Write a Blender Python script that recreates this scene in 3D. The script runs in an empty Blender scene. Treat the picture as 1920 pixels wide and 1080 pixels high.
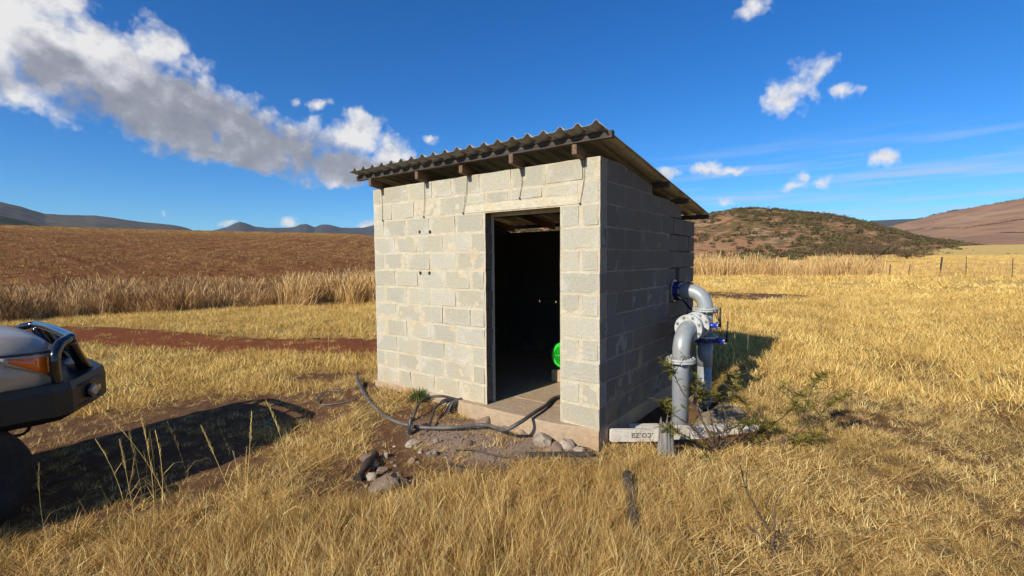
import bpy, bmesh, math, random
import numpy as np
from mathutils import Vector, Matrix, Euler, noise as mn
R = math.radians
random.seed(7); rng = np.random.default_rng(7)
S = bpy.context.scene
COL = S.collection

# ------------------------------------------------------------------ camera
F_PX, CAM, YAW, PITCH, ROLL = 894.99, np.array([1.8631, -3.7794, 1.5059]), -.6405, -.0577, -.007
fw = np.array([math.sin(YAW)*math.cos(PITCH), math.cos(YAW)*math.cos(PITCH), math.sin(PITCH)])
rt0 = np.array([math.cos(YAW), -math.sin(YAW), 0.]); up0 = np.cross(rt0, fw)
rt = rt0*math.cos(ROLL)+up0*math.sin(ROLL); up = -rt0*math.sin(ROLL)+up0*math.cos(ROLL)
cd = bpy.data.cameras.new('camera'); cam = bpy.data.objects.new('camera', cd); COL.objects.link(cam)
cd.sensor_width = 36; cd.lens = F_PX/1920*36; cd.clip_start = .05; cd.clip_end = 30000
m = Matrix.Identity(4)
for i in range(3):
    m[i][0] = rt[i]; m[i][1] = up[i]; m[i][2] = -fw[i]; m[i][3] = CAM[i]
cam.matrix_world = m; S.camera = cam
# ------------------------------------------------------------------ light
SUN_EL, SUN_AZ = 30., 186.2      # the sun stands almost straight behind -Y
sd = bpy.data.lights.new('sun', 'SUN'); sun = bpy.data.objects.new('sun', sd); COL.objects.link(sun)
sd.energy = 5.0; sd.angle = R(.53); sd.color = (1, .93, .82)
ldir = Vector((-math.sin(R(SUN_AZ))*math.cos(R(SUN_EL)), -math.cos(R(SUN_AZ))*math.cos(R(SUN_EL)), -math.sin(R(SUN_EL))))
sun.rotation_euler = ldir.to_track_quat('-Z', 'Y').to_euler(); sun.location = (-5, -20, 20)
S.view_settings.view_transform = 'Standard'; S.view_settings.look = 'None'
S.view_settings.exposure = 0.22; S.view_settings.gamma = 1
W = bpy.data.worlds.new('World'); S.world = W; W.use_nodes = True

def px_ray(x, y): return fw+rt*(x-960)/F_PX-up*(y-540)/F_PX
def azel(x, y):
    d = px_ray(x, y); return math.degrees(math.atan2(d[0], d[1])), math.degrees(math.atan2(d[2], math.hypot(d[0], d[1])))

class NT:
    def __init__(s, tree): s.t = tree; s.n = tree.nodes; s.l = tree.links
    def new(s, typ, **kw):
        n = s.n.new(typ)
        for k, v in kw.items(): setattr(n, k, v)
        return n
    def put(s, sock, v):
        if v is None: return
        if isinstance(v, bpy.types.NodeSocket): s.l.new(v, sock)
        else: sock.default_value = v
    def math(s, op, a, b=None, c=None, clamp=False):
        n = s.new('ShaderNodeMath', operation=op, use_clamp=clamp)
        s.put(n.inputs[0], a); s.put(n.inputs[1], b)
        if c is not None: s.put(n.inputs[2], c)
        return n.outputs[0]
    def vm(s, op, a, b=None, out=0):
        n = s.new('ShaderNodeVectorMath', operation=op)
        s.put(n.inputs[0], a); s.put(n.inputs[1], b)
        return n.outputs[out]
    def noise(s, vec, scale, detail=4, rough=.55, dist=0., dim='3D'):
        n = s.new('ShaderNodeTexNoise', noise_dimensions=dim)
        s.put(n.inputs['Vector'], vec); n.inputs['Scale'].default_value = scale
        n.inputs['Detail'].default_value = detail; n.inputs['Roughness'].default_value = rough
        n.inputs['Distortion'].default_value = dist
        return n.outputs['Fac']
    def ramp(s, fac, stops, interp='LINEAR'):
        n = s.new('ShaderNodeValToRGB'); n.color_ramp.interpolation = interp
        e = n.color_ramp.elements
        while len(e) < len(stops): e.new(.5)
        for i, (p, c) in enumerate(stops):
            e[i].position = p; e[i].color = (c, c, c, 1) if isinstance(c, (int, float)) else (*c, 1)
        s.put(n.inputs[0], fac); return n.outputs[0]
    def mix(s, f, a, b, mode='MIX'):
        n = s.new('ShaderNodeMix', data_type='RGBA', blend_type=mode)
        s.put(n.inputs[0], f)
        for i, v in ((6, a), (7, b)):
            if isinstance(v, tuple) and len(v) == 3: v = (*v, 1)
            s.put(n.inputs[i], v)
        return n.outputs[2]
    def map(s, v, a, b, c=0., d=1., smooth=False):
        n = s.new('ShaderNodeMapRange'); n.clamp = True
        if smooth: n.interpolation_type = 'SMOOTHSTEP'
        s.put(n.inputs[0], v)
        for i, x in enumerate((a, b, c, d)): s.put(n.inputs[1+i], x)
        return n.outputs[0]

# ---- world: Nishita sky and procedural clouds, all in sky angles
w = NT(W.node_tree); w.n.clear()
sky = w.new('ShaderNodeTexSky', sky_type='NISHITA', sun_disc=False)
sky.sun_elevation = R(SUN_EL); sky.sun_rotation = R(SUN_AZ)
sky.altitude = 1200; sky.air_density = 1.0; sky.dust_density = .6; sky.ozone_density = 3.2
hs = w.new('ShaderNodeHueSaturation'); hs.inputs['Saturation'].default_value = 1.34; hs.inputs['Value'].default_value = 1.12
w.put(hs.inputs['Color'], sky.outputs[0]); SKYC = w.mix(1., hs.outputs[0], (.50, .93, 1.20), 'MULTIPLY')
tc = w.new('ShaderNodeTexCoord'); D = tc.outputs['Generated']
sx = w.new('ShaderNodeSeparateXYZ'); w.put(sx.inputs[0], D)
AZ = w.math('MULTIPLY', w.math('ARCTAN2', sx.outputs[0], sx.outputs[1]), 57.2958)
EL = w.math('MULTIPLY', w.math('ARCSINE', sx.outputs[2]), 57.2958)
cx = w.new('ShaderNodeCombineXYZ'); w.put(cx.inputs[0], AZ); w.put(cx.inputs[1], EL); AE = cx.outputs[0]
_wn = w.new('ShaderNodeTexNoise'); w.put(_wn.inputs['Vector'], AE); _wn.inputs['Scale'].default_value = .16; _wn.inputs['Detail'].default_value = 4; WN = _wn.outputs['Color']
def group_clouds(blobs):
    g = bpy.data.node_groups.new('cloud_field', 'ShaderNodeTree')
    g.interface.new_socket('AE', in_out='INPUT', socket_type='NodeSocketVector')
    g.interface.new_socket('D', in_out='OUTPUT', socket_type='NodeSocketFloat')
    t = NT(g); gi = t.new('NodeGroupInput'); go = t.new('NodeGroupOutput'); v = gi.outputs[0]
    # warp
    wn = t.new('ShaderNodeTexNoise'); t.put(wn.inputs['Vector'], v); wn.inputs['Scale'].default_value = .35
    wn.inputs['Detail'].default_value = 5; wn.inputs['Roughness'].default_value = .6
    wv = t.vm('MULTIPLY', t.vm('SUBTRACT', wn.outputs['Color'], (.5, .5, .5)), (3.4, 2.6, 0))
    vw = t.vm('ADD', v, wv)
    cur = None
    for (az, el, ra, re, rot) in blobs:
        mp = t.new('ShaderNodeMapping', vector_type='TEXTURE')
        t.put(mp.inputs[0], vw); mp.inputs[1].default_value = (az, el, 0)
        mp.inputs[2].default_value = (0, 0, R(rot)); mp.inputs[3].default_value = (ra, re, 1)
        f = t.math('SUBTRACT', 1., t.vm('LENGTH', mp.outputs[0], out=1))
        if ra < 7: f = t.math('MULTIPLY', f, .42+.58*ra/7)
        cur = f if cur is None else t.math('SMOOTH_MAX', cur, f, .25)
    n1 = t.noise(v, .30, 8, .56)
    vo = t.new('ShaderNodeTexVoronoi', feature='SMOOTH_F1'); t.put(vo.inputs['Vector'], t.vm('ADD', v, t.vm('MULTIPLY', wv, (.45, .45, 0)))); vo.inputs['Scale'].default_value = .34; vo.inputs['Smoothness'].default_value = .6; vo.inputs['Detail'].default_value = 2.6; vo.inputs['Roughness'].default_value = .55; vo.inputs['Lacunarity'].default_value = 2.3
    n2 = t.math('SUBTRACT', 1.0, vo.outputs['Distance'])
    e = t.math('ADD', t.math('MULTIPLY', t.math('SUBTRACT', n1, .5), .85), t.math('MULTIPLY', t.math('SUBTRACT', n2, .19), .60))
    t.put(go.inputs[0], t.math('ADD', cur, e))
    return g
def blob(x, y, rx, ry, rot=0):
    a, e = azel(x, y); a2, e2 = azel(x+rx*.5, y); a3, e3 = azel(x-rx*.5, y)
    b2, f2 = azel(x, y-ry*.5); b3, f3 = azel(x, y+ry*.5)
    return (a, e, abs(a2-a3), abs(f2-f3), rot)
BL = [blob(60, 60, 190, 170), blob(-120, 40, 250, 180), blob(200, 130, 170, 110, -20), blob(330, 190, 150, 95, -25), blob(450, 245, 150, 70, -22),
      blob(560, 285, 130, 52, -12), blob(665, 262, 92, 58), blob(640, 310, 130, 42, -5), blob(740, 300, 70, 40), blob(280, 90, 80, 60), blob(30, 170, 120, 50, -15),
      blob(300, 235, 190, 62, -14), blob(450, 292, 160, 36, -10), blob(605, 193, 26, 16), blob(812, 260, 22, 12), blob(553, 187, 16, 9),
      blob(1412, 8, 48, 26), blob(1490, 170, 72, 46, 25), blob(1535, 135, 48, 36, 40), blob(1580, 172, 34, 22, -40), blob(1640, 299, 52, 18),
      blob(1320, 314, 62, 18), blob(1250, 325, 34, 20), blob(1380, 316, 40, 12), blob(1505, 325, 34, 26), blob(1545, 341, 40, 14), blob(1490, 344, 40, 14), blob(1370, 376, 34, 14),
      blob(555, 420, 30, 14), blob(690, 420, 26, 13), blob(425, 420, 22, 7), blob(317, 402, 10, 7),
      (-130, 22, 22, 7, 10), (120, 18, 16, 5, -8), (75, 28, 14, 5, 5), (170, 24, 20, 6, 0), (-165, 35, 14, 6, 20), (40, 33, 9, 4, 0)]
G = group_clouds(BL)
def cfield(vec):
    n = w.new('ShaderNodeGroup'); n.node_tree = G; w.put(n.inputs[0], vec); return n.outputs[0]
D0 = cfield(AE)
dens = w.math('POWER', w.map(D0, -.04, .50, smooth=True), .85)
lit = w.math('SUBTRACT', w.noise(AE, .42, 7, .6), w.noise(w.vm('ADD', AE, (-.5, 1.2, 0)), .42, 7, .6))
WARP = w.vm('ADD', AE, w.vm('MULTIPLY', w.vm('SUBTRACT', WN, (.5, .5, .5)), (5, 4, 0)))
# thickness makes the belly grey, the edge towards the sun white
belly = None          # the thick grey undersides
for (az_b, el_b, ra_b, re_b, rot_b) in (blob(430, 250, 250, 62, -18), blob(250, 215, 200, 50, -22), blob(590, 300, 150, 36, -10), blob(700, 330, 90, 26), blob(120, 130, 110, 36, -8), blob(-150, 120, 200, 60)):
    mp = w.new('ShaderNodeMapping', vector_type='TEXTURE'); w.put(mp.inputs[0], WARP)
    mp.inputs[1].default_value = (az_b, el_b, 0); mp.inputs[2].default_value = (0, 0, R(rot_b)); mp.inputs[3].default_value = (ra_b*1.1, re_b*1.35, 1)
    f = w.math('SUBTRACT', 1., w.vm('LENGTH', mp.outputs[0], out=1)); belly = f if belly is None else w.math('SMOOTH_MAX', belly, f, .3)
shade = w.math('SUBTRACT', .86, w.math('MULTIPLY', w.map(belly, -.15, .60, smooth=True), .62))
shade = w.math('ADD', shade, w.math('MULTIPLY', lit, .9))
shade = w.math('ADD', shade, w.math('MULTIPLY', w.math('SUBTRACT', w.noise(AE, .35, 5, .5), .5), .30))
ccol = w.ramp(shade, [(.0, (2.3, 2.4, 2.9)), (.3, (3.1, 3.2, 3.7)), (.6, (5.2, 5.3, 5.8)), (.85, (8.0, 7.9, 7.8))])
# thin streaks low on the right
st = w.new('ShaderNodeMapping'); w.put(st.inputs[0], AE); st.inputs[2].default_value = (0, 0, R(6)); st.inputs[3].default_value = (.035, .55, 1)
sn = w.noise(st.outputs[0], 1.6, 5, .55)
smask = w.math('MULTIPLY', w.map(sn, .46, .72), w.math('MULTIPLY', w.map(EL, 13, 7), w.map(EL, 0, 4)))
smask = w.math('MULTIPLY', smask, w.map(AZ, -45, -18))
c1 = w.mix(w.math('MULTIPLY', smask, .8), SKYC, (5.0, 5.9, 7.0))
c2 = w.mix(w.math('MULTIPLY', dens, .97), c1, ccol)
bg = w.new('ShaderNodeBackground'); w.put(bg.inputs[0], c2); bg.inputs[1].default_value = .092
wo = w.new('ShaderNodeOutputWorld'); w.put(wo.inputs[0], bg.outputs[0])
W.cycles.sampling_method = 'MANUAL'; W.cycles.sample_map_resolution = 512

# ------------------------------------------------------------------ helpers
def tag(o, label=None, cat=None, group=None, kind=None):
    if label: o['label'] = label
    if cat: o['category'] = cat
    if group: o['group'] = group
    if kind: o['kind'] = kind
    return o
def link(name, me, mat=None, parent=None, loc=None, rot=None):
    o = bpy.data.objects.new(name, me); COL.objects.link(o)
    if mat is not None and not me.materials: me.materials.append(mat)
    if parent is not None: o.parent = parent
    if loc is not None: o.location = loc
    if rot is not None: o.rotation_euler = rot
    return o
def empty(name, loc=(0, 0, 0), rz=0., label=None, cat=None, group=None):
    o = bpy.data.objects.new(name, None); COL.objects.link(o); o.location = loc; o.rotation_euler = (0, 0, rz)
    o.empty_display_size = .2
    return tag(o, label, cat, group)
def mesh_of(bm, name='mesh', smooth=False):
    me = bpy.data.meshes.new(name); bm.to_mesh(me); bm.free()
    if smooth: me.polygons.foreach_set('use_smooth', [True]*len(me.polygons))
    return me
def np_mesh(name, V, Fc, smooth=False):
    me = bpy.data.meshes.new(name)
    V = np.asarray(V, np.float32); Fc = np.asarray(Fc, np.int32)
    k = Fc.shape[1]; n = len(Fc)
    me.vertices.add(len(V)); me.vertices.foreach_set('co', V.ravel())
    me.loops.add(n*k); me.loops.foreach_set('vertex_index', Fc.ravel())
    me.polygons.add(n); me.polygons.foreach_set('loop_start', np.arange(0, n*k, k, dtype=np.int32))
    if smooth: me.polygons.foreach_set('use_smooth', np.ones(n, bool))
    me.update(calc_edges=True); me.validate(); return me
def fattr(me, name, vals):
    a = me.attributes.new(name, 'FLOAT', 'POINT'); a.data.foreach_set('value', np.asarray(vals, np.float32).ravel())
def add_box(bm, x0, x1, y0, y1, z0, z1, bev=0., rot=None, piv=None):
    r = bmesh.ops.create_cube(bm, size=1)
    vs = r['verts']
    for v in vs: v.co = Vector(((x0+x1)/2+v.co.x*(x1-x0), (y0+y1)/2+v.co.y*(y1-y0), (z0+z1)/2+v.co.z*(z1-z0)))
    if rot is not None:
        bmesh.ops.rotate(bm, verts=vs, cent=piv or Vector(((x0+x1)/2, (y0+y1)/2, (z0+z1)/2)), matrix=rot)
    if bev:
        es = list({e for v in vs for e in v.link_edges})
        bmesh.ops.bevel(bm, geom=es, offset=bev, segments=1, affect='EDGES', profile=.5)
def box_mesh(sx_, sy_, sz_, bev=.004, jit=0., seed=0, name='box', centre=True):
    bm = bmesh.new(); add_box(bm, -sx_/2, sx_/2, -sy_/2, sy_/2, -sz_/2 if centre else 0, sz_/2 if centre else sz_, bev)
    if jit:
        rr = random.Random(seed)
        for v in bm.verts: v.co += Vector((rr.uniform(-jit, jit), rr.uniform(-jit, jit), rr.uniform(-jit, jit)))
    return mesh_of(bm, name)
def smooth_path(pts, n=8):
    pts = [Vector(p) for p in pts]; out = []
    P = [pts[0]*2-pts[1]]+pts+[pts[-1]*2-pts[-2]]
    for i in range(1, len(P)-2):
        p0, p1, p2, p3 = P[i-1:i+3]
        for k in range(n):
            t = k/n
            out.append(.5*((2*p1)+(p2-p0)*t+(2*p0-5*p1+4*p2-p3)*t*t+(3*p1-p0-3*p2+p3)*t**3))
    out.append(pts[-1]); return out
def tube_into(bm, pts, rad, seg=10, cap=True):
    pts = [Vector(p) for p in pts]; rings = []
    prev = None
    for i, p in enumerate(pts):
        t = (pts[min(i+1, len(pts)-1)]-pts[max(i-1, 0)]).normalized()
        if prev is None:
            a = t.cross(Vector((0, 0, 1)));
            if a.length < .05: a = t.cross(Vector((1, 0, 0)))
            a.normalize()
        else:
            a = prev-t*prev.dot(t); a.normalize()
        prev = a; b = t.cross(a)
        r = rad[i] if isinstance(rad, (list, tuple)) else rad
        rings.append([bm.verts.new(p+(a*math.cos(q)+b*math.sin(q))*r) for q in [2*math.pi*k/seg for k in range(seg)]])
    for A, B in zip(rings[:-1], rings[1:]):
        for k in range(seg):
            f = bm.faces.new((A[k], A[(k+1) % seg], B[(k+1) % seg], B[k])); f.smooth = True
    if cap:
        bm.faces.new(rings[0][::-1]); bm.faces.new(rings[-1])
def tube(name, pts, rad, mat, parent=None, seg=10, n=0):
    bm = bmesh.new(); tube_into(bm, smooth_path(pts, n) if n else pts, rad, seg)
    return link(name, mesh_of(bm, name), mat, parent)
def cyl_into(bm, p0, p1, r, seg=24): tube_into(bm, [p0, p1], r, seg)
def ring_into(bm, p0, p1, ro, ri, seg=32):      # a flat ring (flange) from p0 to p1
    p0, p1 = Vector(p0), Vector(p1); t = (p1-p0).normalized()
    a = t.cross(Vector((0, 0, 1)));
    if a.length < .05: a = t.cross(Vector((1, 0, 0)))
    a.normalize(); b = t.cross(a)
    L = []
    for p, r in ((p0, ri), (p0, ro-.004), (p0+t*.004, ro), (p1-t*.004, ro), (p1, ro-.004), (p1, ri)):
        L.append([bm.verts.new(p+(a*math.cos(q)+b*math.sin(q))*r) for q in [2*math.pi*k/seg for k in range(seg)]])
    for A, B in zip(L, L[1:]+L[:1]):
        for k in range(seg): bm.faces.new((A[k], A[(k+1) % seg], B[(k+1) % seg], B[k]))
    bmesh.ops.recalc_face_normals(bm, faces=bm.faces)

# ---- numpy noise and terrain
def _h(ix, iy, s):
    n = (ix.astype(np.int64)*374761393+iy.astype(np.int64)*668265263+s*1274126177) & 0xffffffff
    n = ((n ^ (n >> 13))*1274126177) & 0xffffffff
    return ((n ^ (n >> 16)) & 0xffff)/65535.
def vn(x, y, s=0):
    x = np.asarray(x, float); y = np.asarray(y, float)
    ix, iy = np.floor(x), np.floor(y); fx, fy = x-ix, y-iy
    fx = fx*fx*(3-2*fx); fy = fy*fy*(3-2*fy)
    a, b, c, d = _h(ix, iy, s), _h(ix+1, iy, s), _h(ix, iy+1, s), _h(ix+1, iy+1, s)
    return (a*(1-fx)+b*fx)*(1-fy)+(c*(1-fx)+d*fx)*fy
def fbm(x, y, o=4, s=0, g=.5):
    t = 0; a = 1; n = 0
    for i in range(o): t = t+a*vn(x*2**i+17.3*i, y*2**i-9.1*i, s+i); n += a; a *= g
    return t/n
def sst(a, b, x):
    t = np.clip((np.asarray(x, float)-a)/(b-a), 0, 1); return t*t*(3-2*t)
CP = np.array([(-3.1, -.1, -.02, .8), (-2.4, -.2, -.06, .4), (-3.3, 2.8, -.04, 1.2), (-1.6, -.15, -.15, .5), (-.7, -.15, -.18, .5), (.1, -.2, -.20, .5), (1.2, .3, -.22, .7), (1.2, 2, -.18, .9), (2, -3, -.16, 1.0),
               (0, -2, -.2, .9), (-1.6, -1.5, -.26, .8), (-2.5, -2.2, -.34, .7), (-3.2, -3.2, -.42, .8), (-4.2, -3, -.42, 1.0), (-4.2, -1.2, -.28, 1.2), (-5.5, .5, -.3, 1.2), (-1.5, -3.6, -.3, .8),
               (3, .5, -.2, 1.2), (0, 4.8, -.02, 1.2), (-2, 5, 0, 1.2), (2.5, 5, -.12, 1.5), (-7, -3, -.45, 2.)])
def H(x, y):
    x = np.asarray(x, float); y = np.asarray(y, float)
    dx, dy = x-CAM[0], y-CAM[1]; r = np.hypot(dx, dy); az = np.degrees(np.arctan2(dx, dy))
    left = sst(-40, -56, az)*(az > -175)
    zr = -.14+.0125*np.maximum(0, r-6)*sst(6, 20, r)+3.2*sst(60, 300, r)*sst(-14, 0, az)
    zr = np.where(r > 300, zr+(r-300)*-.006, zr)
    q = np.maximum(0, r-24)
    crest = 148+8*(vn(az*.15, az*0, 3)-.5)
    zl = -.3+.081*np.minimum(q, crest-24)*sst(0, 25, q)
    zl = zl-.10*np.maximum(0, r-crest)*(1-sst(crest, crest+160, r)*.6)
    zl = np.maximum(zl, -4)
    z = zr*(1-left)+zl*left
    back = (np.abs(az+36) > 125)
    z = np.where(back, -.25+.003*r, z)
    ws = .0025*np.ones_like(z); num = z*ws
    for cx_, cy_, cz_, s_ in CP:
        e = np.exp(-((x-cx_)**2+(y-cy_)**2)/(2*(s_*.8)**2)); ws = ws+e; num = num+e*cz_
    z = num/ws
    amp = .02+.04*sst(4, 12, r)+.25*sst(60, 200, r)
    z = z+amp*(fbm(x*.9, y*.9, 4, 11)-.5)*1.4+.012*(fbm(x*6, y*6, 3, 5)-.5)*2*(r < 30)
    # pit beside the right-hand wall where the pipes go down
    z = z-.34*np.exp(-(((x-.26)/.30)**2+((y-1.22)/.62)**2)**2)
    inside = sst(.0, -.06, x)*sst(-3.16, -3.08, x)*sst(-.04, .04, y)*sst(2.86, 2.78, y)
    z = z*(1-inside)+np.minimum(z, -.12)*inside
    return z
def Hs(x, y): return float(H(np.array([x]), np.array([y]))[0])
def px(x, y, dz=0.):          # where the view ray through a photograph point meets the ground
    d = px_ray(x, y); t = .5; st = .05
    while t < 200:
        p = CAM+d*t
        if p[2] < Hs(p[0], p[1])+dz: break
        t += st; st = max(.05, t*.01)
    lo, hi = t-st, t
    for _ in range(14):
        mm = (lo+hi)/2; p = CAM+d*mm
        if p[2] < Hs(p[0], p[1])+dz: hi = mm
        else: lo = mm
    p = CAM+d*hi; return Vector((p[0], p[1], Hs(p[0], p[1])))

# soil masks (1 = bare red earth), in metres on the ground
def ell(x, y, cx_, cy_, rx, ry, rot=0):
    c, s = math.cos(R(rot)), math.sin(R(rot)); u = ((x-cx_)*c+(y-cy_)*s)/rx; v = (-(x-cx_)*s+(y-cy_)*c)/ry
    return np.hypot(u, v)
ROADC = [(-22, -5.2, 1.3), (-15, -.9, 1.15), (-10.6, .85, .75), (-8.3, 1.95, .9), (-6.3, 2.65, 1.2), (-4.6, 3.7, 1.2), (-3.6, 6, 1.0), (-4, 12, .9)]
def road_d(x, y):
    best = np.full(np.shape(x), 99.)
    for (x0, y0, w0), (x1, y1, w1) in zip(ROADC[:-1], ROADC[1:]):
        dx, dy = x1-x0, y1-y0; t = np.clip(((x-x0)*dx+(y-y0)*dy)/(dx*dx+dy*dy), 0, 1)
        best = np.minimum(best, np.hypot(x-x0-t*dx, y-y0-t*dy)/(w0+(w1-w0)*t))
    return best
def masks(x, y):
    x = np.asarray(x, float); y = np.asarray(y, float)
    n = (fbm(x*1.3, y*1.3, 4, 31)-.5)*.9+(fbm(x*5, y*5, 3, 37)-.5)*.5
    road = sst(1.15, .85, road_d(x, y)+n*.45)
    yard = np.minimum.reduce([ell(x, y, -1.35, -.65, .95, .62, -12), ell(x, y, -.35, -.22, .55, .28, 15), ell(x, y, -1.35, -1.45, .55, .42, 0)])
    yard = sst(1.15, .8, yard+n*.5)
    lot = np.minimum.reduce([ell(x, y, -4.5, -1.6, 2.0, 1.2, 30), ell(x, y, -3.3, -2.2, 1.25, .9, 20), ell(x, y, -4.9, -3, 2.6, 1.5, 0), ell(x, y, -3.5, -.75, 1.1, .6, 10), ell(x, y, -4.6, .3, 1.0, .5, 20)])
    lot = sst(1.15, .7, lot+n*.9)
    spots = sst(.52, .66, fbm(x*.9, y*.9, 4, 91))*.85*sst(.9, 1.8, x)*sst(7, 4, y)
    dig = sst(1.2, .8, ell(x, y, -2.1, 16.8, 2.3, 1.9, 10)+n*.8)
    pit = sst(1.3, .9, np.minimum(ell(x, y, .3, 1.25, .55, .85, 0), ell(x, y, .72, .92, .50, .20, 42))+n*.3)
    gravel = sst(1.2, .5, np.minimum(ell(x, y, -.75, -.15, .9, .42, 12), ell(x, y, -1.1, -.5, .8, .4, 0))+n*.3)
    return road, yard, lot, spots, dig, pit, gravel
def bare(x, y):
    a = masks(x, y)
    return np.clip(np.maximum.reduce([a[0], a[1]*.93, a[2]*.93, a[3]*.8, a[4]*.8, a[5]]), 0, 1)

# ------------------------------------------------------------------ materials
def new_mat(name):
    mt = bpy.data.materials.new(name); mt.use_nodes = True
    t = NT(mt.node_tree); t.n.clear()
    out = t.new('ShaderNodeOutputMaterial'); b = t.new('ShaderNodeBsdfPrincipled')
    t.l.new(b.outputs[0], out.inputs[0]); return mt, t, b, out
def bump(t, b, h, dist=.01, strength=1.):
    n = t.new('ShaderNodeBump'); n.inputs['Distance'].default_value = dist; n.inputs['Strength'].default_value = strength
    t.put(n.inputs['Height'], h); t.put(b.inputs['Normal'], n.outputs[0])
def simple(name, col, rough=.6, metal=0., vary=.15, scale=20, bmp=0., coat=0., dirt=None, spec=None):
    mt, t, b, o = new_mat(name)
    tcx = t.new('ShaderNodeTexCoord').outputs['Object']
    n = t.noise(tcx, scale, 5, .6)
    k = t.map(n, .25, .75, 1-vary, 1+vary)
    c = t.mix(1., (*col, 1), k, 'MULTIPLY')
    if dirt:
        dn = t.noise(tcx, scale*.35, 5, .65); c = t.mix(t.map(dn, .48, .68, 0, dirt[1]), c, (*dirt[0], 1))
    t.put(b.inputs['Base Color'], c); b.inputs['Roughness'].default_value = rough; b.inputs['Metallic'].default_value = metal
    if coat: b.inputs['Coat Weight'].default_value = coat; b.inputs['Coat Roughness'].default_value = .06
    if spec is not None: b.inputs['Specular IOR Level'].default_value = spec
    if bmp: bump(t, b, t.noise(tcx, scale*3, 4, .6), bmp)
    return mt

def block_mat(name, base, smear, edge_lo, edge_hi, smear_amt, white, side=None):
    mt, t, b, o = new_mat(name)
    T = t.new('ShaderNodeTexCoord'); gen = T.outputs['Generated']
    geo = t.new('ShaderNodeNewGeometry').outputs['Position']
    oi = t.new('ShaderNodeObjectInfo').outputs['Random']
    s = t.new('ShaderNodeSeparateXYZ'); t.put(s.inputs[0], gen)
    gp = t.new('ShaderNodeSeparateXYZ'); t.put(gp.inputs[0], geo)
    ax = t.math('ABSOLUTE', t.math('SUBTRACT', s.outputs[0], .5)); az_ = t.math('ABSOLUTE', t.math('SUBTRACT', s.outputs[2], .5))
    e = t.math('MAXIMUM', t.math('ADD', ax, .03), az_)
    n1 = t.noise(geo, 9, 6, .65); n2 = t.noise(geo, 42, 5, .7); n3 = t.noise(geo, 160, 3, .7); n4 = t.noise(geo, 2.2, 4, .6)
    ef = t.math('ADD', e, t.math('MULTIPLY', t.math('SUBTRACT', n1, .5), .22))
    ef = t.math('ADD', ef, t.math('MULTIPLY', t.math('SUBTRACT', n2, .5), .16))
    col = t.mix(t.map(n2, .3, .7), (*[c*.86 for c in base], 1), (*[c*1.14 for c in base], 1))
    col = t.mix(t.map(n3, .52, .7, 0, .28), col, (*[c*.6 for c in base], 1))       # open pores
    col = t.mix(1., col, t.map(oi, 0, 1, .90, 1.09), 'MULTIPLY')
    col = t.mix(t.math('MULTIPLY', t.map(n4, .45, .65), .35), col, (base[0]*1.12, base[1]*1.0, base[2]*.78, 1))
    sm = t.math('MULTIPLY', t.map(ef, edge_lo, edge_hi, smooth=True), smear_amt)
    col = t.mix(sm, col, (*smear, 1))
    wf = t.math('MULTIPLY', t.map(t.noise(geo, 3.4, 6, .7), .52, .68), white)
    wf = t.math('MULTIPLY', wf, t.map(ef, .2, .42))
    col = t.mix(wf, col, (.62, .62, .58, 1))
    # rust and soil splash near the foot of the wall
    low = t.math('MULTIPLY', t.map(gp.outputs[2], .45, -.05), t.map(t.noise(geo, 5, 5, .65), .38, .62))
    col = t.mix(t.math('MULTIPLY', low, .45), col, (.48, .33, .14, 1))
    och = t.math('MULTIPLY', t.map(t.noise(geo, 1.7, 5, .7), .60, .70), t.map(ef, .25, .5))
    col = t.mix(t.math('MULTIPLY', och, .5), col, (.55, .38, .16, 1))
    if side is not None:      # ends lack the mortar smear and are darkened to imitate shade
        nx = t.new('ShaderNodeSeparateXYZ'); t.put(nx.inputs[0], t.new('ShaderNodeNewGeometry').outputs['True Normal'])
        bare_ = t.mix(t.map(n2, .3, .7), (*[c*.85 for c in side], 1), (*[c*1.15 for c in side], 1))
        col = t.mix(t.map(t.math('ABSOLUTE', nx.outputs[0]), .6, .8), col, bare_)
    t.put(b.inputs['Base Color'], col); b.inputs['Roughness'].default_value = .95; b.inputs['Specular IOR Level'].default_value = .2
    h = t.math('ADD', t.math('MULTIPLY', n3, .5), t.math('ADD', n2, t.math('MULTIPLY', sm, .6)))
    bump(t, b, h, .0065); return mt
M = {}
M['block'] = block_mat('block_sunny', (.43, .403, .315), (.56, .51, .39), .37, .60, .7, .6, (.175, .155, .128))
M['block_side'] = block_mat('block_shaded', (.155, .138, .115), (.23, .20, .165), .42, .62, .6, .08)  # same block, its colour lowered to paint in the side wall's shade
M['block_inner'] = block_mat('block_inner', (.075, .07, .062), (.10, .09, .08), .42, .62, .6, .0)  # same block again, darkened in colour to deepen the unlit interior
def mortar_mat(name, col):
    mt, t, b, o = new_mat(name)
    geo = t.new('ShaderNodeNewGeometry').outputs['Position']
    n = t.noise(geo, 14, 6, .65); n2 = t.noise(geo, 60, 5, .7); n3 = t.noise(geo, 3, 4)
    c = t.mix(t.map(n, .3, .7), (*[k*.82 for k in col], 1), (*[min(1, k*1.12) for k in col], 1))
    c = t.mix(t.map(n3, .5, .7, 0, .5), c, (col[0], col[1]*.82, col[2]*.62, 1))
    c = t.mix(t.map(t.noise(geo, 24, 5, .7), .62, .7, 0, .55), c, (.12, .1, .08, 1))
    t.put(b.inputs['Base Color'], c); b.inputs['Roughness'].default_value = .97; b.inputs['Specular IOR Level'].default_value = .15
    bump(t, b, t.math('ADD', n2, n), .012); return mt
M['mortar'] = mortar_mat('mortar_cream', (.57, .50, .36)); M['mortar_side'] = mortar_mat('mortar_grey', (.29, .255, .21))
M['lintel'] = mortar_mat('lintel_concrete', (.60, .54, .40))
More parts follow.
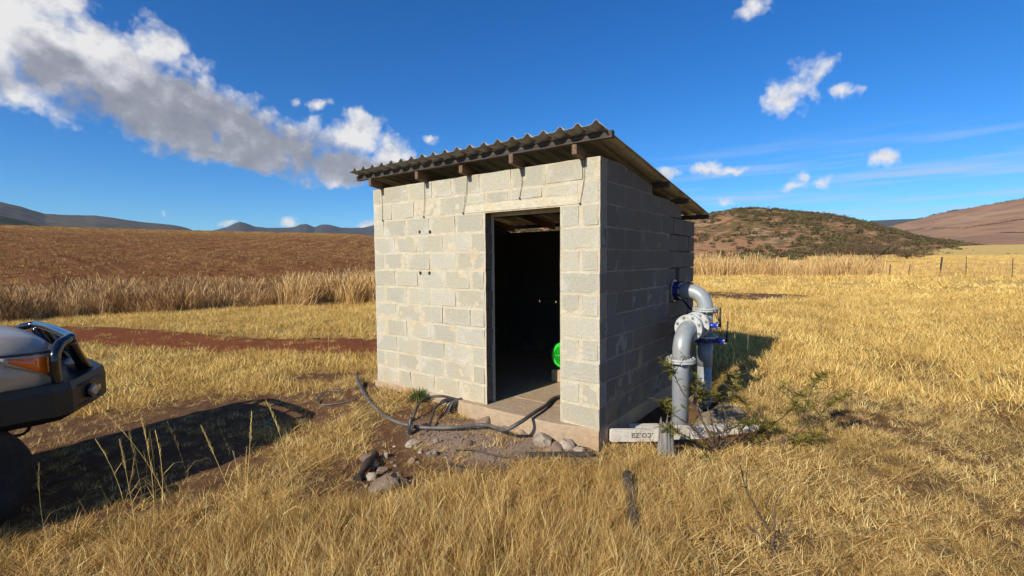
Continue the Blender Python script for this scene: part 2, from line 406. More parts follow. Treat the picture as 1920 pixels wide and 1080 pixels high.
M['slab'] = mortar_mat('slab_concrete', (.46, .34, .22))
M['dark_gap'] = simple('dark_gap', (.05, .045, .04), .95)
def wood_mat(name, c0, c1, scale=(3, 40, 40)):
    mt, t, b, o = new_mat(name)
    T = t.new('ShaderNodeTexCoord').outputs['Object']; mp = t.new('ShaderNodeMapping'); t.put(mp.inputs[0], T); mp.inputs[3].default_value = scale
    n = t.noise(mp.outputs[0], 1.5, 6, .6, .6); n2 = t.noise(T, 5, 4)
    c = t.mix(t.map(n, .3, .7), (*c0, 1), (*c1, 1)); c = t.mix(t.map(n2, .4, .7, 0, .4), c, (*[k*.6 for k in c0], 1))
    t.put(b.inputs['Base Color'], c); b.inputs['Roughness'].default_value = .85
    bump(t, b, n, .006); return mt
M['purlin'] = wood_mat('old_timber_x', (.032, .024, .018), (.10, .075, .056))
M['rafter'] = wood_mat('old_timber_y', (.075, .045, .026), (.26, .16, .09), (40, 3, 40))
M['pale_wood'] = wood_mat('pale_wood', (.62, .54, .42), (.80, .74, .62))
M['dark_post'] = wood_mat('dark_post_wood', (.03, .022, .016), (.09, .07, .05), (60, 60, 4))
M['grey_wood'] = wood_mat('grey_wood', (.09, .085, .078), (.34, .31, .27), (60, 60, 4))
M['burnt_wood'] = wood_mat('burnt_wood', (.018, .012, .009), (.07, .045, .03), (4, 60, 60))
def sheet_mat():
    mt, t, b, o = new_mat('galvanised_sheet')
    T = t.new('ShaderNodeTexCoord').outputs['Object']
    mp = t.new('ShaderNodeMapping'); t.put(mp.inputs[0], T); mp.inputs[3].default_value = (14, 1.2, 6)
    n = t.noise(mp.outputs[0], 2.2, 6, .65); n2 = t.noise(T, 9, 5, .6)
    c = t.mix(t.map(n, .3, .7), (.27, .275, .26, 1), (.52, .52, .48, 1)); c = t.mix(t.map(n2, .55, .75, 0, .6), c, (.16, .14, .09, 1))
    t.put(b.inputs['Base Color'], c); b.inputs['Metallic'].default_value = .3; t.put(b.inputs['Roughness'], t.map(n2, .3, .7, .42, .62))
    bump(t, b, n2, .002); return mt
M['sheet'] = sheet_mat()
M['pipe'] = simple('pipe_grey_paint', (.33, .355, .35), .36, .15, .10, 14, .0006, dirt=((.24, .17, .11), .55))
M['pipe_pvc'] = simple('pipe_blue_grey', (.25, .265, .28), .42, 0, .08, 8, .0004, dirt=((.3, .27, .22), .35))
M['flange'] = simple('flange_galvanised', (.48, .50, .48), .5, .15, .2, 40, .0010, dirt=((.27, .20, .13), .6))
M['bolt'] = simple('bolt_zinc', (.42, .42, .40), .35, .8, .2, 60)
M['blue'] = simple('blue_enamel', (.012, .05, .42), .3, 0, .12, 30, coat=.3)
M['blue_dark'] = simple('dark_blue_casting', (.01, .02, .16), .4, 0, .2, 30, coat=.2)
M['steel_dark'] = simple('dark_steel', (.03, .028, .026), .5, .5, .3, 40)
M['wire'] = simple('rusty_wire', (.09, .07, .055), .7, .3, .3, 60)
M['black_poly'] = simple('black_polythene', (.022, .021, .021), .45, 0, .3, 30, dirt=((.12, .10, .075), .5))
M['hose'] = simple('dusty_hose', (.075, .068, .062), .55, 0, .3, 14, .0005, dirt=((.20, .165, .125), .75))
M['green'] = simple('green_paint', (.025, .58, .035), .35, 0, .1, 20, coat=.3)
M['green_dark'] = simple('green_paint_shade', (.02, .30, .05), .4, 0, .1, 20)
def rock_mat(name, a, bcol, sc=9):
    mt, t, b, o = new_mat(name)
    T = t.new('ShaderNodeTexCoord').outputs['Object']; oi = t.new('ShaderNodeObjectInfo').outputs['Random']
    n = t.noise(T, sc, 6, .65); n2 = t.noise(T, sc*6, 5, .7)
    c = t.mix(t.map(n, .35, .65), (*a, 1), (*bcol, 1)); c = t.mix(1., c, t.map(oi, 0, 1, .7, 1.2), 'MULTIPLY')
    c = t.mix(t.map(n2, .55, .75, 0, .5), c, (.24, .13, .08, 1))
    t.put(b.inputs['Base Color'], c); b.inputs['Roughness'].default_value = .95; bump(t, b, t.math('ADD', n, n2), .012); return mt
M['rock'] = rock_mat('rock_pale', (.28, .21, .15), (.46, .38, .29)); M['rock_pink'] = rock_mat('rock_pinkish', (.22, .14, .09), (.34, .25, .175))
M['rubble'] = rock_mat('rubble_concrete', (.17, .125, .08), (.30, .235, .165), 6)

# ground: earth, straw litter and gravel, driven by where they lie
def ground_mat():
    mt, t, b, o = new_mat('ground_earth_and_straw')
    geo = t.new('ShaderNodeNewGeometry').outputs['Position']
    A = lambda n: t.new('ShaderNodeAttribute', attribute_name=n).outputs['Fac']
    bare_, grav, fld, dst, thin = A('bare'), A('gravel'), A('field'), A('dist'), A('road')
    n1 = t.noise(geo, 1.1, 6, .62); n2 = t.noise(geo, 9, 6, .65); n3 = t.noise(geo, 55, 5, .7); n4 = t.noise(geo, 220, 3, .7)
    earth = t.mix(t.map(n2, .3, .7), (.15, .070, .032, 1), (.26, .14, .075, 1))
    earth = t.mix(t.map(n3, .56, .72, 0, .7), earth, (.36, .25, .15, 1))
    road = t.mix(t.map(n2, .3, .7), (.23, .068, .024, 1), (.33, .118, .048, 1))
    earth = t.mix(thin, earth, road)
    gr = t.mix(t.map(n3, .35, .65), (.33, .21, .14, 1), (.58, .43, .31, 1))
    earth = t.mix(grav, earth, gr)
    # straw litter: thin stretched streaks in two directions
    def streak(rot):
        mp = t.new('ShaderNodeMapping'); t.put(mp.inputs[0], geo); mp.inputs[2].default_value = (0, 0, R(rot)); mp.inputs[3].default_value = (90, 9, 10)
        return t.noise(mp.outputs[0], 1., 4, .6, .8)
    sA = t.math('MAXIMUM', streak(25), t.math('MAXIMUM', streak(80), streak(-40)))
    straw = t.mix(t.map(sA, .48, .70), (.17, .10, .042, 1), (.50, .345, .135, 1))
    far = t.mix(t.map(n1, .3, .7), (.58, .38, .11, 1), (.78, .54, .18, 1))
    far = t.mix(t.map(n2, .38, .7, 0, .4), far, (.33, .20, .065, 1))
    nn = t.noise(geo, .12, 5, .6); far = t.mix(t.map(nn, .42, .62, 0, .45), far, (.64, .47, .17, 1))
    straw = t.mix(t.map(dst, 9, 24), straw, far)
    col = t.mix(t.map(t.math('ADD', bare_, t.math('MULTIPLY', t.math('SUBTRACT', n3, .5), .5)), .25, .75), straw, earth)
    # ploughed field: red-brown earth, furrow stripes, pale stubble
    mp = t.new('ShaderNodeMapping'); t.put(mp.inputs[0], geo); mp.inputs[2].default_value = (0, 0, R(38)); mp.inputs[3].default_value = (.05, .75, .3)
    fu = t.noise(mp.outputs[0], 1.1, 6, .62, .3)
    mp2 = t.new('ShaderNodeMapping'); t.put(mp2.inputs[0], geo); mp2.inputs[2].default_value = (0, 0, R(38)); mp2.inputs[3].default_value = (.5, 2.6, 1)
    fs = t.noise(mp2.outputs[0], 1.2, 7, .7)
    fc = t.mix(t.map(fu, .35, .65), (.14, .045, .018, 1), (.27, .115, .042, 1))
    fc = t.mix(t.map(fs, .50, .66, 0, .6), fc, (.33, .16, .055, 1))
    fc = t.mix(t.map(t.noise(geo, 1.4, 5, .75), .62, .70, 0, .9), fc, (.60, .44, .22, 1))
    fc = t.mix(t.map(dst, 105, 140, 0, .75), fc, (.42, .24, .075, 1))
    fc = t.mix(t.map(dst, 40, 22, 0, .6), fc, (.42, .26, .10, 1))
    col = t.mix(fld, col, fc)
    t.put(b.inputs['Base Color'], col); b.inputs['Roughness'].default_value = 1; b.inputs['Specular IOR Level'].default_value = .05
    h = t.math('ADD', n3, t.math('ADD', t.math('MULTIPLY', n4, .4), t.math('MULTIPLY', fs, t.math('MULTIPLY', fld, 6))))
    bump(t, b, h, .03); return mt
M['ground'] = ground_mat()

def grass_mat(name, dark, mid, light, grey=.0, transl=.14, patch=True, green=None):
    mt, t, b, o = new_mat(name)
    geo = t.new('ShaderNodeNewGeometry').outputs['Position']
    rn = t.new('ShaderNodeAttribute', attribute_name='rnd').outputs['Fac']
    hh = t.new('ShaderNodeAttribute', attribute_name='hgt').outputs['Fac']
    oi = t.new('ShaderNodeObjectInfo').outputs['Random']
    v = t.math('ADD', t.math('MULTIPLY', rn, .8), t.math('MULTIPLY', oi, .2))
    c = t.ramp(v, [(.05, tuple(k*.6 for k in dark)), (.22, dark), (.42, mid), (.72, light), (1, tuple(min(.95, k*1.2) for k in light))])
    if patch:
        c = t.mix(t.map(t.noise(geo, .55, 4, .6), .40, .68, 0, .55), c, (*tuple(mid[i]*(.60, .52, .46)[i] for i in range(3)), 1))
        c = t.mix(t.map(t.noise(geo, 2.3, 4, .6), .55, .72, 0, .35), c, (.40, .26, .09, 1))
    if green: c = t.mix(t.math('MULTIPLY', t.map(t.noise(geo, 1.1, 3, .6), .50, .66), green), c, (.16, .15, .03, 1))
    di = t.new('ShaderNodeBsdfDiffuse'); t.put(di.inputs[0], c)
    tr = t.new('ShaderNodeBsdfTranslucent'); t.put(tr.inputs[0], c)
    mx = t.new('ShaderNodeMixShader'); mx.inputs[0].default_value = transl
    t.l.new(di.outputs[0], mx.inputs[1]); t.l.new(tr.outputs[0], mx.inputs[2])
    t.n.remove(b); t.l.new(mx.outputs[0], o.inputs[0]); return mt
M['straw'] = grass_mat('dry_grass', (.22, .105, .03), (.72, .45, .135), (.92, .70, .31), green=.18)
M['straw_far'] = grass_mat('dry_grass_pale', (.38, .21, .055), (.80, .53, .155), (.93, .69, .25))
M['thatch'] = grass_mat('tall_dry_grass', (.20, .10, .045), (.55, .32, .13), (.84, .60, .30), patch=True)
M['field_weed'] = grass_mat('brown_field_weed', (.13, .05, .02), (.34, .17, .065), (.58, .36, .15), patch=False)
M['thatch_gold'] = grass_mat('tall_gold_grass', (.34, .19, .07), (.58, .36, .13), (.74, .52, .24), patch=False)
M['weed'] = grass_mat('green_weed', (.03, .06, .015), (.06, .11, .03), (.12, .17, .05), patch=False, transl=.25)
M['thorn_leaf'] = grass_mat('thorn_leaves', (.08, .085, .018), (.19, .18, .035), (.40, .31, .08), patch=False, transl=.3)
M['bark'] = simple('thorn_bark', (.11, .07, .045), .9, 0, .3, 30, .002)
M['leaf_bush'] = grass_mat('bush_leaves', (.06, .055, .024), (.11, .098, .04), (.18, .15, .065), patch=False, transl=.15)
M['leaf_brown'] = grass_mat('bare_bush_twigs', (.07, .045, .026), (.12, .08, .045), (.18, .12, .07), patch=False, transl=.15)
# ------------------------------------------------------------------ ground
def polar_grid(az, rr):
    A, Q = np.meshgrid(np.radians(az), rr, indexing='ij')
    return CAM[0]+Q*np.sin(A), CAM[1]+Q*np.cos(A), Q
azs = np.concatenate([np.arange(-216, -95, 3.), np.arange(-95, 22, .3), np.arange(22, 144.1, 3.)])
rs = [0.05]
while rs[-1] < 7000: rs.append(rs[-1]+max(.045, rs[-1]*(.014 if rs[-1] < 30 else .022 if rs[-1] < 300 else .09)))
rs = np.array(rs)
X, Y, Q = polar_grid(azs, rs); Z = H(X, Y)
hy = masks(X, Y)
AZg = np.degrees(np.arctan2(X-CAM[0], Y-CAM[1]))
fieldm = sst(-36, -44, AZg)*(AZg > -130)*sst(25.5, 28, Q+2.5*(fbm(X*.4, Y*.4, 3, 77)-.5))
na, nr = X.shape
idx = np.arange(na*nr).reshape(na, nr)
F4 = np.stack([idx[:-1, :-1], idx[1:, :-1], idx[1:, 1:], idx[:-1, 1:]], -1).reshape(-1, 4)
fq = (fieldm.ravel()[F4].mean(1) > .02)
def sub_mesh(name, sel, mat, kind='structure'):
    f = F4[sel]; u, inv = np.unique(f, return_inverse=True); f = inv.reshape(-1, 4)
    V = np.stack([X.ravel()[u], Y.ravel()[u], Z.ravel()[u]], -1)
    me = np_mesh(name, V, f[:, ::-1], True)
    fattr(me, 'bare', np.clip(np.maximum.reduce([h_.ravel()[u]*k for h_, k in zip(hy[:6], (1, .93, .93, .8, .8, 1))]), 0, 1))
    fattr(me, 'gravel', hy[6].ravel()[u]); fattr(me, 'road', hy[0].ravel()[u]); fattr(me, 'field', fieldm.ravel()[u]); fattr(me, 'dist', Q.ravel()[u])
    return tag(link(name, me, mat), kind=kind)
sub_mesh('ground', ~fq, M['ground']); sub_mesh('ploughed_field', fq, M['ground'])
# red dirt track, a sheet just above the ground
def build_track():
    P = [Vector((a, b, 0)) for a, b, c in ROADC]; pts = smooth_path(P, 24); n = len(pts); V = []; att = []
    wd = np.interp(np.linspace(0, len(ROADC)-1, n), range(len(ROADC)), [c for a, b, c in ROADC])
    K = 17
    for i, p in enumerate(pts):
        t = (pts[min(i+1, n-1)]-pts[max(0, i-1)]).normalized(); nr_ = Vector((-t.y, t.x, 0))
        for k in range(K):
            s = (k/(K-1)-.5)*2; wl = wd[i]*.80*(1+.95*(float(fbm(np.array([p.x*1.1+s*3]), np.array([p.y*1.1+s]), 4, 8)[0])-.5))
            q = p+nr_*s*wl; dz = .008 if abs(s) < .95 else -.03
            rut = -.02*math.exp(-((abs(s)-.55)/.16)**2)
            V.append((q.x, q.y, Hs(q.x, q.y)+dz+rut*0)); att.append(1)
    Fc = [(i*K+k, i*K+k+1, (i+1)*K+k+1, (i+1)*K+k) for i in range(n-1) for k in range(K-1)]
    me = np_mesh('dirt_track', V, np.array(Fc)[:, ::-1], True)
    for a in ('bare', 'road'): fattr(me, a, att)
    fattr(me, 'gravel', [0]*len(V)); fattr(me, 'field', [0]*len(V)); fattr(me, 'dist', [8]*len(V))
    tag(link('dirt_track', me, M['ground']), kind='structure')
build_track()

# ------------------------------------------------------------------ hills
class Hill:
    def __init__(s, name, sky_px, r0, r1, z0, mat, rough=.1, seed=0, shape=1.0, step=.12, jag=0.0, rows=90):
        pts = sorted([azel(x, y) for x, y in sky_px]); s.a = np.array([p[0] for p in pts]); s.e = np.array([p[1] for p in pts])
        s.r0, s.r1, s.z0, s.rough, s.seed, s.shape, s.jag = r0, r1, z0, rough, seed, shape, jag
        az = np.arange(s.a[0], s.a[-1]+step, step); t = np.concatenate([np.linspace(0, 1, rows), 1+np.linspace(.06, 1.2, 12)])
        A, T = np.meshgrid(az, t, indexing='ij'); x, y, z = s.pt(A, T)
        n1, n2 = x.shape; ix = np.arange(n1*n2).reshape(n1, n2)
        f = np.stack([ix[:-1, :-1], ix[1:, :-1], ix[1:, 1:], ix[:-1, 1:]], -1).reshape(-1, 4)
        me = np_mesh(name, np.stack([x, y, z], -1).reshape(-1, 3), f[:, ::-1], True)
        s.o = tag(link(name, me, mat), kind='structure')
    def pt(s, A, T):
        r = s.r0+(s.r1-s.r0)*T
        top = CAM[2]+s.r1*np.tan(np.radians(np.interp(A, s.a, s.e)))
        top = top+s.jag*s.r1*(fbm(A*1.7, A*0+s.seed, 5, s.seed)-.5)
        tt = np.clip(T, 0, 1); base = s.z0
        prof = tt**s.shape; prof = .35*prof+.65*(prof*prof*(3-2*prof))
        x = CAM[0]+r*np.sin(np.radians(A)); y = CAM[1]+r*np.cos(np.radians(A)); L = s.r1-s.r0
        nz = fbm(x/L*5, y/L*5, 6, s.seed+3)-.5
        z = base+(top-base)*(prof+s.rough*nz*4*tt*(1-tt))
        z = np.where(T > 1, top-(top-base)*(T-1)**1.2*1.05, z)
        return x, y, z
    def hit(s, xp, yp):      # where the view ray through a photograph point meets the slope
        a, e = azel(xp, yp); T = np.linspace(0, 1, 400); x, y, z = s.pt(np.full(400, a), T)
        r = s.r0+(s.r1-s.r0)*T; ee = np.degrees(np.arctan2(z-CAM[2], r)); k = int(np.argmax(ee >= e)) if (ee >= e).any() else 399
        return Vector((x[k], y[k], z[k]))
def hill_mat(name, earth0, earth1, bush, amt, sc, pale=None, pale_amt=.3):
    mt, t, b, o = new_mat(name)
    geo = t.new('ShaderNodeNewGeometry').outputs['Position']
    n = t.noise(geo, sc*.25, 6, .65); n2 = t.noise(geo, sc*2.5, 5, .7); n3 = t.noise(geo, sc*.1, 4, .6)
    c = t.mix(t.map(n2, .3, .7), (*earth0, 1), (*earth1, 1))
    if pale: c = t.mix(t.math('MULTIPLY', t.map(n, .5, .62), pale_amt), c, (*pale, 1))
    v = t.new('ShaderNodeTexVoronoi'); t.put(v.inputs['Vector'], geo); v.inputs['Scale'].default_value = sc; v.inputs['Randomness'].default_value = 1
    k = t.math('SUBTRACT', t.map(n3, .35, .65, .25, .75), v.outputs['Distance'])
    k = t.math('ADD', k, t.math('MULTIPLY', t.math('SUBTRACT', n2, .5), .5))
    c = t.mix(t.math('MULTIPLY', t.map(k, -.02, .12), amt), c, (*bush, 1))
    t.put(b.inputs['Base Color'], c); b.inputs['Roughness'].default_value = 1; b.inputs['Specular IOR Level'].default_value = .0
    return mt
M['hill'] = hill_mat('scrub_hill', (.24, .115, .055), (.42, .23, .115), (.075, .068, .026), .7, .30, (.42, .30, .17), .5)
M['mtn_r'] = hill_mat('brown_mountain', (.30, .165, .095), (.40, .235, .145), (.13, .085, .06), .35, .02, (.42, .28, .16), .6)
M['mtn_l'] = hill_mat('dark_mountain', (.055, .052, .042), (.105, .088, .065), (.032, .038, .030), .7, .010, (.15, .11, .075), .35)
M['mtn_g'] = hill_mat('dark_green_spur', (.035, .045, .022), (.065, .07, .035), (.02, .03, .015), .7, .02)
M['mtn_b'] = hill_mat('far_dark_peaks', (.040, .042, .045), (.06, .058, .055), (.03, .034, .03), .6, .01)
Hill('mountain', [(-700, 400), (-450, 372), (-200, 366), (0, 380), (40, 389), (62, 396), (85, 402), (130, 404), (180, 405), (220, 410), (260, 416), (300, 420), (330, 423), (350, 428), (366, 434), (378, 446)], 1500, 3600, -20, M['mtn_l'], .16, 4, .9, .1, .0008)
Hill('mountain_spur', [(-500, 420), (-200, 392), (0, 404), (30, 411), (60, 419), (95, 428), (120, 436), (140, 444)], 900, 1800, -20, M['mtn_g'], .1, 9, .9, .1, .0005)
Hill('mountain_foothill', [(60, 440), (120, 425), (180, 430), (215, 432), (260, 428), (300, 432), (335, 437), (350, 444)], 1200, 1700, -20, M['mtn_b'], .1, 9, .9, .1, .0006)
Hill('mountain_range', [(378, 442), (400, 432), (425, 426), (440, 419), (450, 416), (460, 418), (478, 425), (500, 427), (540, 427), (552, 426), (562, 421), (575, 420), (590, 426), (603, 421), (615, 421), (640, 427), (680, 427), (700, 422), (720, 420), (760, 426), (860, 424), (950, 430)], 2600, 4600, -20, M['mtn_b'], .12, 14, .9, .08, .0012)
HILL = Hill('scrub_hill', [(700, 440), (820, 415), (940, 404), (1060, 403), (1180, 409), (1270, 410), (1335, 402), (1375, 396), (1420, 395), (1470, 399), (1520, 403), (1570, 408), (1620, 419), (1660, 430), (1700, 441), (1740, 449), (1790, 456), (1830, 462), (1880, 471), (1950, 478), (2100, 484)], 125, 360, 1.0, M['hill'], .16, 21, .85, .15, .0015, 120)
Hill('far_ridge', [(1560, 440), (1610, 420), (1632, 414), (1650, 413), (1690, 411), (1720, 410), (1800, 414), (1850, 430)], 3500, 5200, 0, M['mtn_b'], .1, 31, .9, .1, .0004)
MTN = Hill('brown_mountain', [(1560, 450), (1640, 436), (1672, 424), (1690, 419), (1720, 413), (1750, 404), (1790, 396), (1850, 385), (1920, 373), (2050, 352), (2300, 330), (2700, 360), (3200, 430)], 420, 1500, 5, M['mtn_r'], .05, 41, 1.25, .1, .0006)

# ------------------------------------------------------------------ pump house
B = empty('pump_house', (0, 0, 0), 0, 'grey concrete block pump hut with lean-to metal roof and open doorway', 'hut')
PAN = lambda y: 2.575-.145*(y+.3)
bcache = {}
def block_mesh(wd, hd, dp, var):
    key = (round(wd, 3), round(hd, 3), dp, var)
    if key not in bcache: bcache[key] = box_mesh(wd, dp, hd, .007, .0034, hash(key) % 9999, 'block')
    return bcache[key].copy() if False else bcache[key]
def block(x0, x1, z0, z1, wall, mat, top=None, gap=None):
    g = gap if gap is not None else random.choice((.012, .02, .028, .034))
    gh = .017 if wall == 'front' else .009
    wd = round((x1-x0)-g, 3); hd = round((z1-z0)-gh, 3)
    c = (x0+x1)/2; zc = (z0+z1)/2
    if top is not None:
        bm = bmesh.new(); add_box(bm, -wd/2, wd/2, -.07, .07, -hd/2, hd/2, .006)
        for v in bm.verts: v.co.z = min(v.co.z, top(c+v.co.x)-zc)
        me = mesh_of(bm, 'block')
    else: me = block_mesh(wd, hd, .14, random.randrange(3))
    if not me.materials: me.materials.append(mat)
    o = bpy.data.objects.new('block', me); COL.objects.link(o); o.parent = B
    pr = random.uniform(-.0025, .0025)
    tw = random.uniform(-.004, .004)
    if wall == 'front': o.location = (c, .07+pr, zc); o.rotation_euler = (0, tw*.8, tw)
    else: o.location = (-.07-pr, c, zc); o.rotation_euler = (0, 0, R(90)+tw)
    return o
def side_mat_mesh():
    pass
# separate caches per wall so that each keeps its own material
FR_EDGES = [-3.1, -2.9, -2.5, -2.1, -1.7, -1.303]; FR_EDGES2 = [-3.1, -2.7, -2.3, -1.9, -1.5, -1.303]
for i in range(12):
    z0, z1 = i*.2, i*.2+.2
    ed = FR_EDGES if i % 2 else FR_EDGES2
    if i == 0: ed = [-3.1, -2.7, -2.45, -2.05, -1.68, -1.303]
    if i == 1: ed = [-3.1, -2.93, -2.7, -2.3, -1.9, -1.5, -1.303]
    if i <= 9:
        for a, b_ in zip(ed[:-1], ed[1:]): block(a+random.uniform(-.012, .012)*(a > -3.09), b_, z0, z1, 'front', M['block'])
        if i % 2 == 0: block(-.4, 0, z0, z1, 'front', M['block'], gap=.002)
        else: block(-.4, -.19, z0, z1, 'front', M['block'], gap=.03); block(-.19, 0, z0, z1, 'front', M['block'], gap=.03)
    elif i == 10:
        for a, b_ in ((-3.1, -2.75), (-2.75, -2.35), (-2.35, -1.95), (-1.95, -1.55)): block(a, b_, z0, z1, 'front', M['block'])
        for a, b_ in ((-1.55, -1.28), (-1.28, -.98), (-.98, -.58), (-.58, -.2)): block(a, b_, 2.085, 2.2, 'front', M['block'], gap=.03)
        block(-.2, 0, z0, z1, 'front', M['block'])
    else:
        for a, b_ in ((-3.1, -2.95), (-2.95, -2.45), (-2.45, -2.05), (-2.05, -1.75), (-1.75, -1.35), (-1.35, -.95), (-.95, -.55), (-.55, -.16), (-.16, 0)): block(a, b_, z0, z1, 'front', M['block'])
bcache.clear()
for i in range(12):
    z0, z1 = i*.2, i*.2+.2
    end = 2.8 if i <= 9 else (2.2 if i == 10 else 1.25)
    ed = [.14]+[.54+.4*k for k in range(7)] if i % 2 == 0 else [.14]+[.34+.4*k for k in range(8)]
    ed = [e for e in ed if e < end-.06]+[end]
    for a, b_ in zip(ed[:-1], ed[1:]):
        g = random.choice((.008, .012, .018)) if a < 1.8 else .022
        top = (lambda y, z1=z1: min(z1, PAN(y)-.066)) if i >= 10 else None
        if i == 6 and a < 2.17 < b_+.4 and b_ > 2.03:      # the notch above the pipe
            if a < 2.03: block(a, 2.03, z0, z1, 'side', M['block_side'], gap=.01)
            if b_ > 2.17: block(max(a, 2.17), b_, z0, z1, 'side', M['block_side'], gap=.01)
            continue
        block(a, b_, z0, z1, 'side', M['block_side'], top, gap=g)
def mortar_sheet(name, n_u, u0, u1, v0, v1, fn, mat, keep=None, step=.022, parent=B):
    nu, nv = max(2, int((u1-u0)/step)), max(2, int((v1-v0)/step))
    U, V_ = np.meshgrid(np.linspace(u0, u1, nu), np.linspace(v0, v1, nv), indexing='ij')
    P = fn(U, V_); ix = np.arange(nu*nv).reshape(nu, nv)
    f = np.stack([ix[:-1, :-1], ix[1:, :-1], ix[1:, 1:], ix[:-1, 1:]], -1).reshape(-1, 4)
    if keep is not None:
        cu = (U[:-1, :-1]+U[1:, 1:])/2; cv = (V_[:-1, :-1]+V_[1:, 1:])/2; f = f[keep(cu, cv).ravel()]
    me = np_mesh(name, P.reshape(-1, 3), f, True); return link(name, me, mat, parent)
def fdepth(U, V_, s, base, amp):
    return base+amp*(fbm(U*9, V_*9, 4, s)-.5)*2
fr = lambda U, V_: np.stack([U, fdepth(U, V_, 51, .0035, .0050), V_], -1)
fb = lambda U, V_: np.stack([U, fdepth(U, V_, 51, .134, .002), V_], -1)
kf = lambda u, v: ~((u > -1.295) & (u < -.408) & (v < 2.0))
mortar_sheet('mortar', 0, -3.097, -.002, .0, 2.395, fr, M['mortar'], kf)
mortar_sheet('mortar', 0, -3.097, -.002, .0, 2.395, fb, M['mortar'], kf, .1)
sd_ = lambda U, V_: np.stack([-(fdepth(U, V_, 61, .004, .006)+.045*sst(1.8, 1.95, U)), U, np.minimum(V_, PAN(U)-.07)], -1)
sb_ = lambda U, V_: np.stack([-.135+0*U, U, np.minimum(V_, PAN(U)-.07)], -1)
ks = lambda u, v: (((v < 2.0) | ((v < 2.2) & (u < 2.19)) | (u < 1.24)) & ~((u > 2.03) & (u < 2.17) & (v > 1.2) & (v < 1.4)))
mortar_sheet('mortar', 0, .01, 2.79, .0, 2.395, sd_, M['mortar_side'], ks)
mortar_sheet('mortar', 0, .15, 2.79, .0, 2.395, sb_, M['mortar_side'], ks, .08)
# hidden walls: left and rear, real blocks joined into one part each
def joined_wall(name, along, L0, L1, fixed, topf, mat, skip=None):
    bm = bmesh.new()
    for i in range(12):
        z0 = i*.2; e = L0-(.2 if i % 2 else 0)
        while e < L1-.01:
            a, b_ = max(e, L0), min(e+.4, L1); e += .4
            tp = min(topf(a), topf(b_), z0+.2)
            if tp-z0 < .04: continue
            spans = [(a, b_)]
            if skip and i == 4:
                spans = []
                cur = a
                for s0, s1 in skip:
                    if s0 > cur and s0 < b_: spans.append((cur, s0)); cur = s1
                    elif s0 <= cur < s1: cur = s1
                if cur < b_: spans.append((cur, b_))
            for s0, s1 in spans:
                if along == 'x': add_box(bm, s0+.004, s1-.004, fixed, fixed+.14, z0, tp-.008, .004)
                else: add_box(bm, fixed, fixed+.14, s0+.004, s1-.004, z0, tp-.008, .004)
            if skip and i == 4:
                for s0, s1 in skip:
                    if a <= s0 < b_:
                        add_box(bm, s0-.01, s1+.01, fixed+.01, fixed+.13, z0, z0+.018); add_box(bm, s0-.01, s1+.01, fixed+.01, fixed+.13, z0+.062, z0+.19)
    # mortar core
    if along == 'x':
        segs = [(L0+.01, L1-.01, 0, .8), (L0+.01, L1-.01, 1.0, 1.96)]
        for a, b_, c, d in segs: add_box(bm, a, b_, fixed+.008, fixed+.132, c, d)
    else: add_box(bm, fixed+.008, fixed+.132, L0+.01, L1-.01, 0, 1.96)
    return link(name, mesh_of(bm, name), mat, B)
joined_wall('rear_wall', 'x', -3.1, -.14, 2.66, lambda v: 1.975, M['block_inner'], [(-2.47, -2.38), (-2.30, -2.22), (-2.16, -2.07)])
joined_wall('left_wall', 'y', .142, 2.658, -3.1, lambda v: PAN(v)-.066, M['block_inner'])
# lintel
bm = bmesh.new(); add_box(bm, -1.56, -.21, -.002, .138, 2.0, 2.076, .005)
link('lintel', mesh_of(bm, 'lintel'), M['lintel'], B)
# slab with a worn front edge, and the inner floor
def slab_part(name, x0, x1, yf, y1, zt, zb, mat, nx=90, seed=3):
    bm = bmesh.new(); rows = []
    for i in range(nx+1):
        x = x0+(x1-x0)*i/nx; n_ = float(fbm(np.array([x*7.]), np.array([seed*3.]), 4, seed)[0])-.5
        yy = yf(x)+n_*.014; zz = zb(x)+n_*.05
        prof = [(y1, zb(x)), (y1, zt), (yy+.012, zt), (yy+.002, zt-.010), (yy+n_*.01, zt-.06), (yy+.004+n_*.02, zz), (yy+.10, zz-.02)]
        rows.append([bm.verts.new((x, a, b_)) for a, b_ in prof])
    K = len(rows[0])
    for A_, B2 in zip(rows[:-1], rows[1:]):
        for k in range(K): bm.faces.new((A_[k], A_[(k+1) % K], B2[(k+1) % K], B2[k]))
    bm.faces.new(rows[0]); bm.faces.new(rows[-1][::-1]); bmesh.ops.recalc_face_normals(bm, faces=bm.faces)
    return link(name, mesh_of(bm, name), mat, B)
def yfront(x): return -.012-.075*float(sst(-1.78, -1.55, x)*sst(-.05, -.5, x))
slab_part('foundation_slab', -3.13, -.0005, yfront, .40, -.0015, lambda x: -.155-.03*max(0, min(1, (x+1.8)/1.8)), M['slab'])
slab_part('floor_slab', -3.12, -.0005, lambda x: .406, 2.82, -.0015, lambda x: -.155, M['slab'], 30, 5)
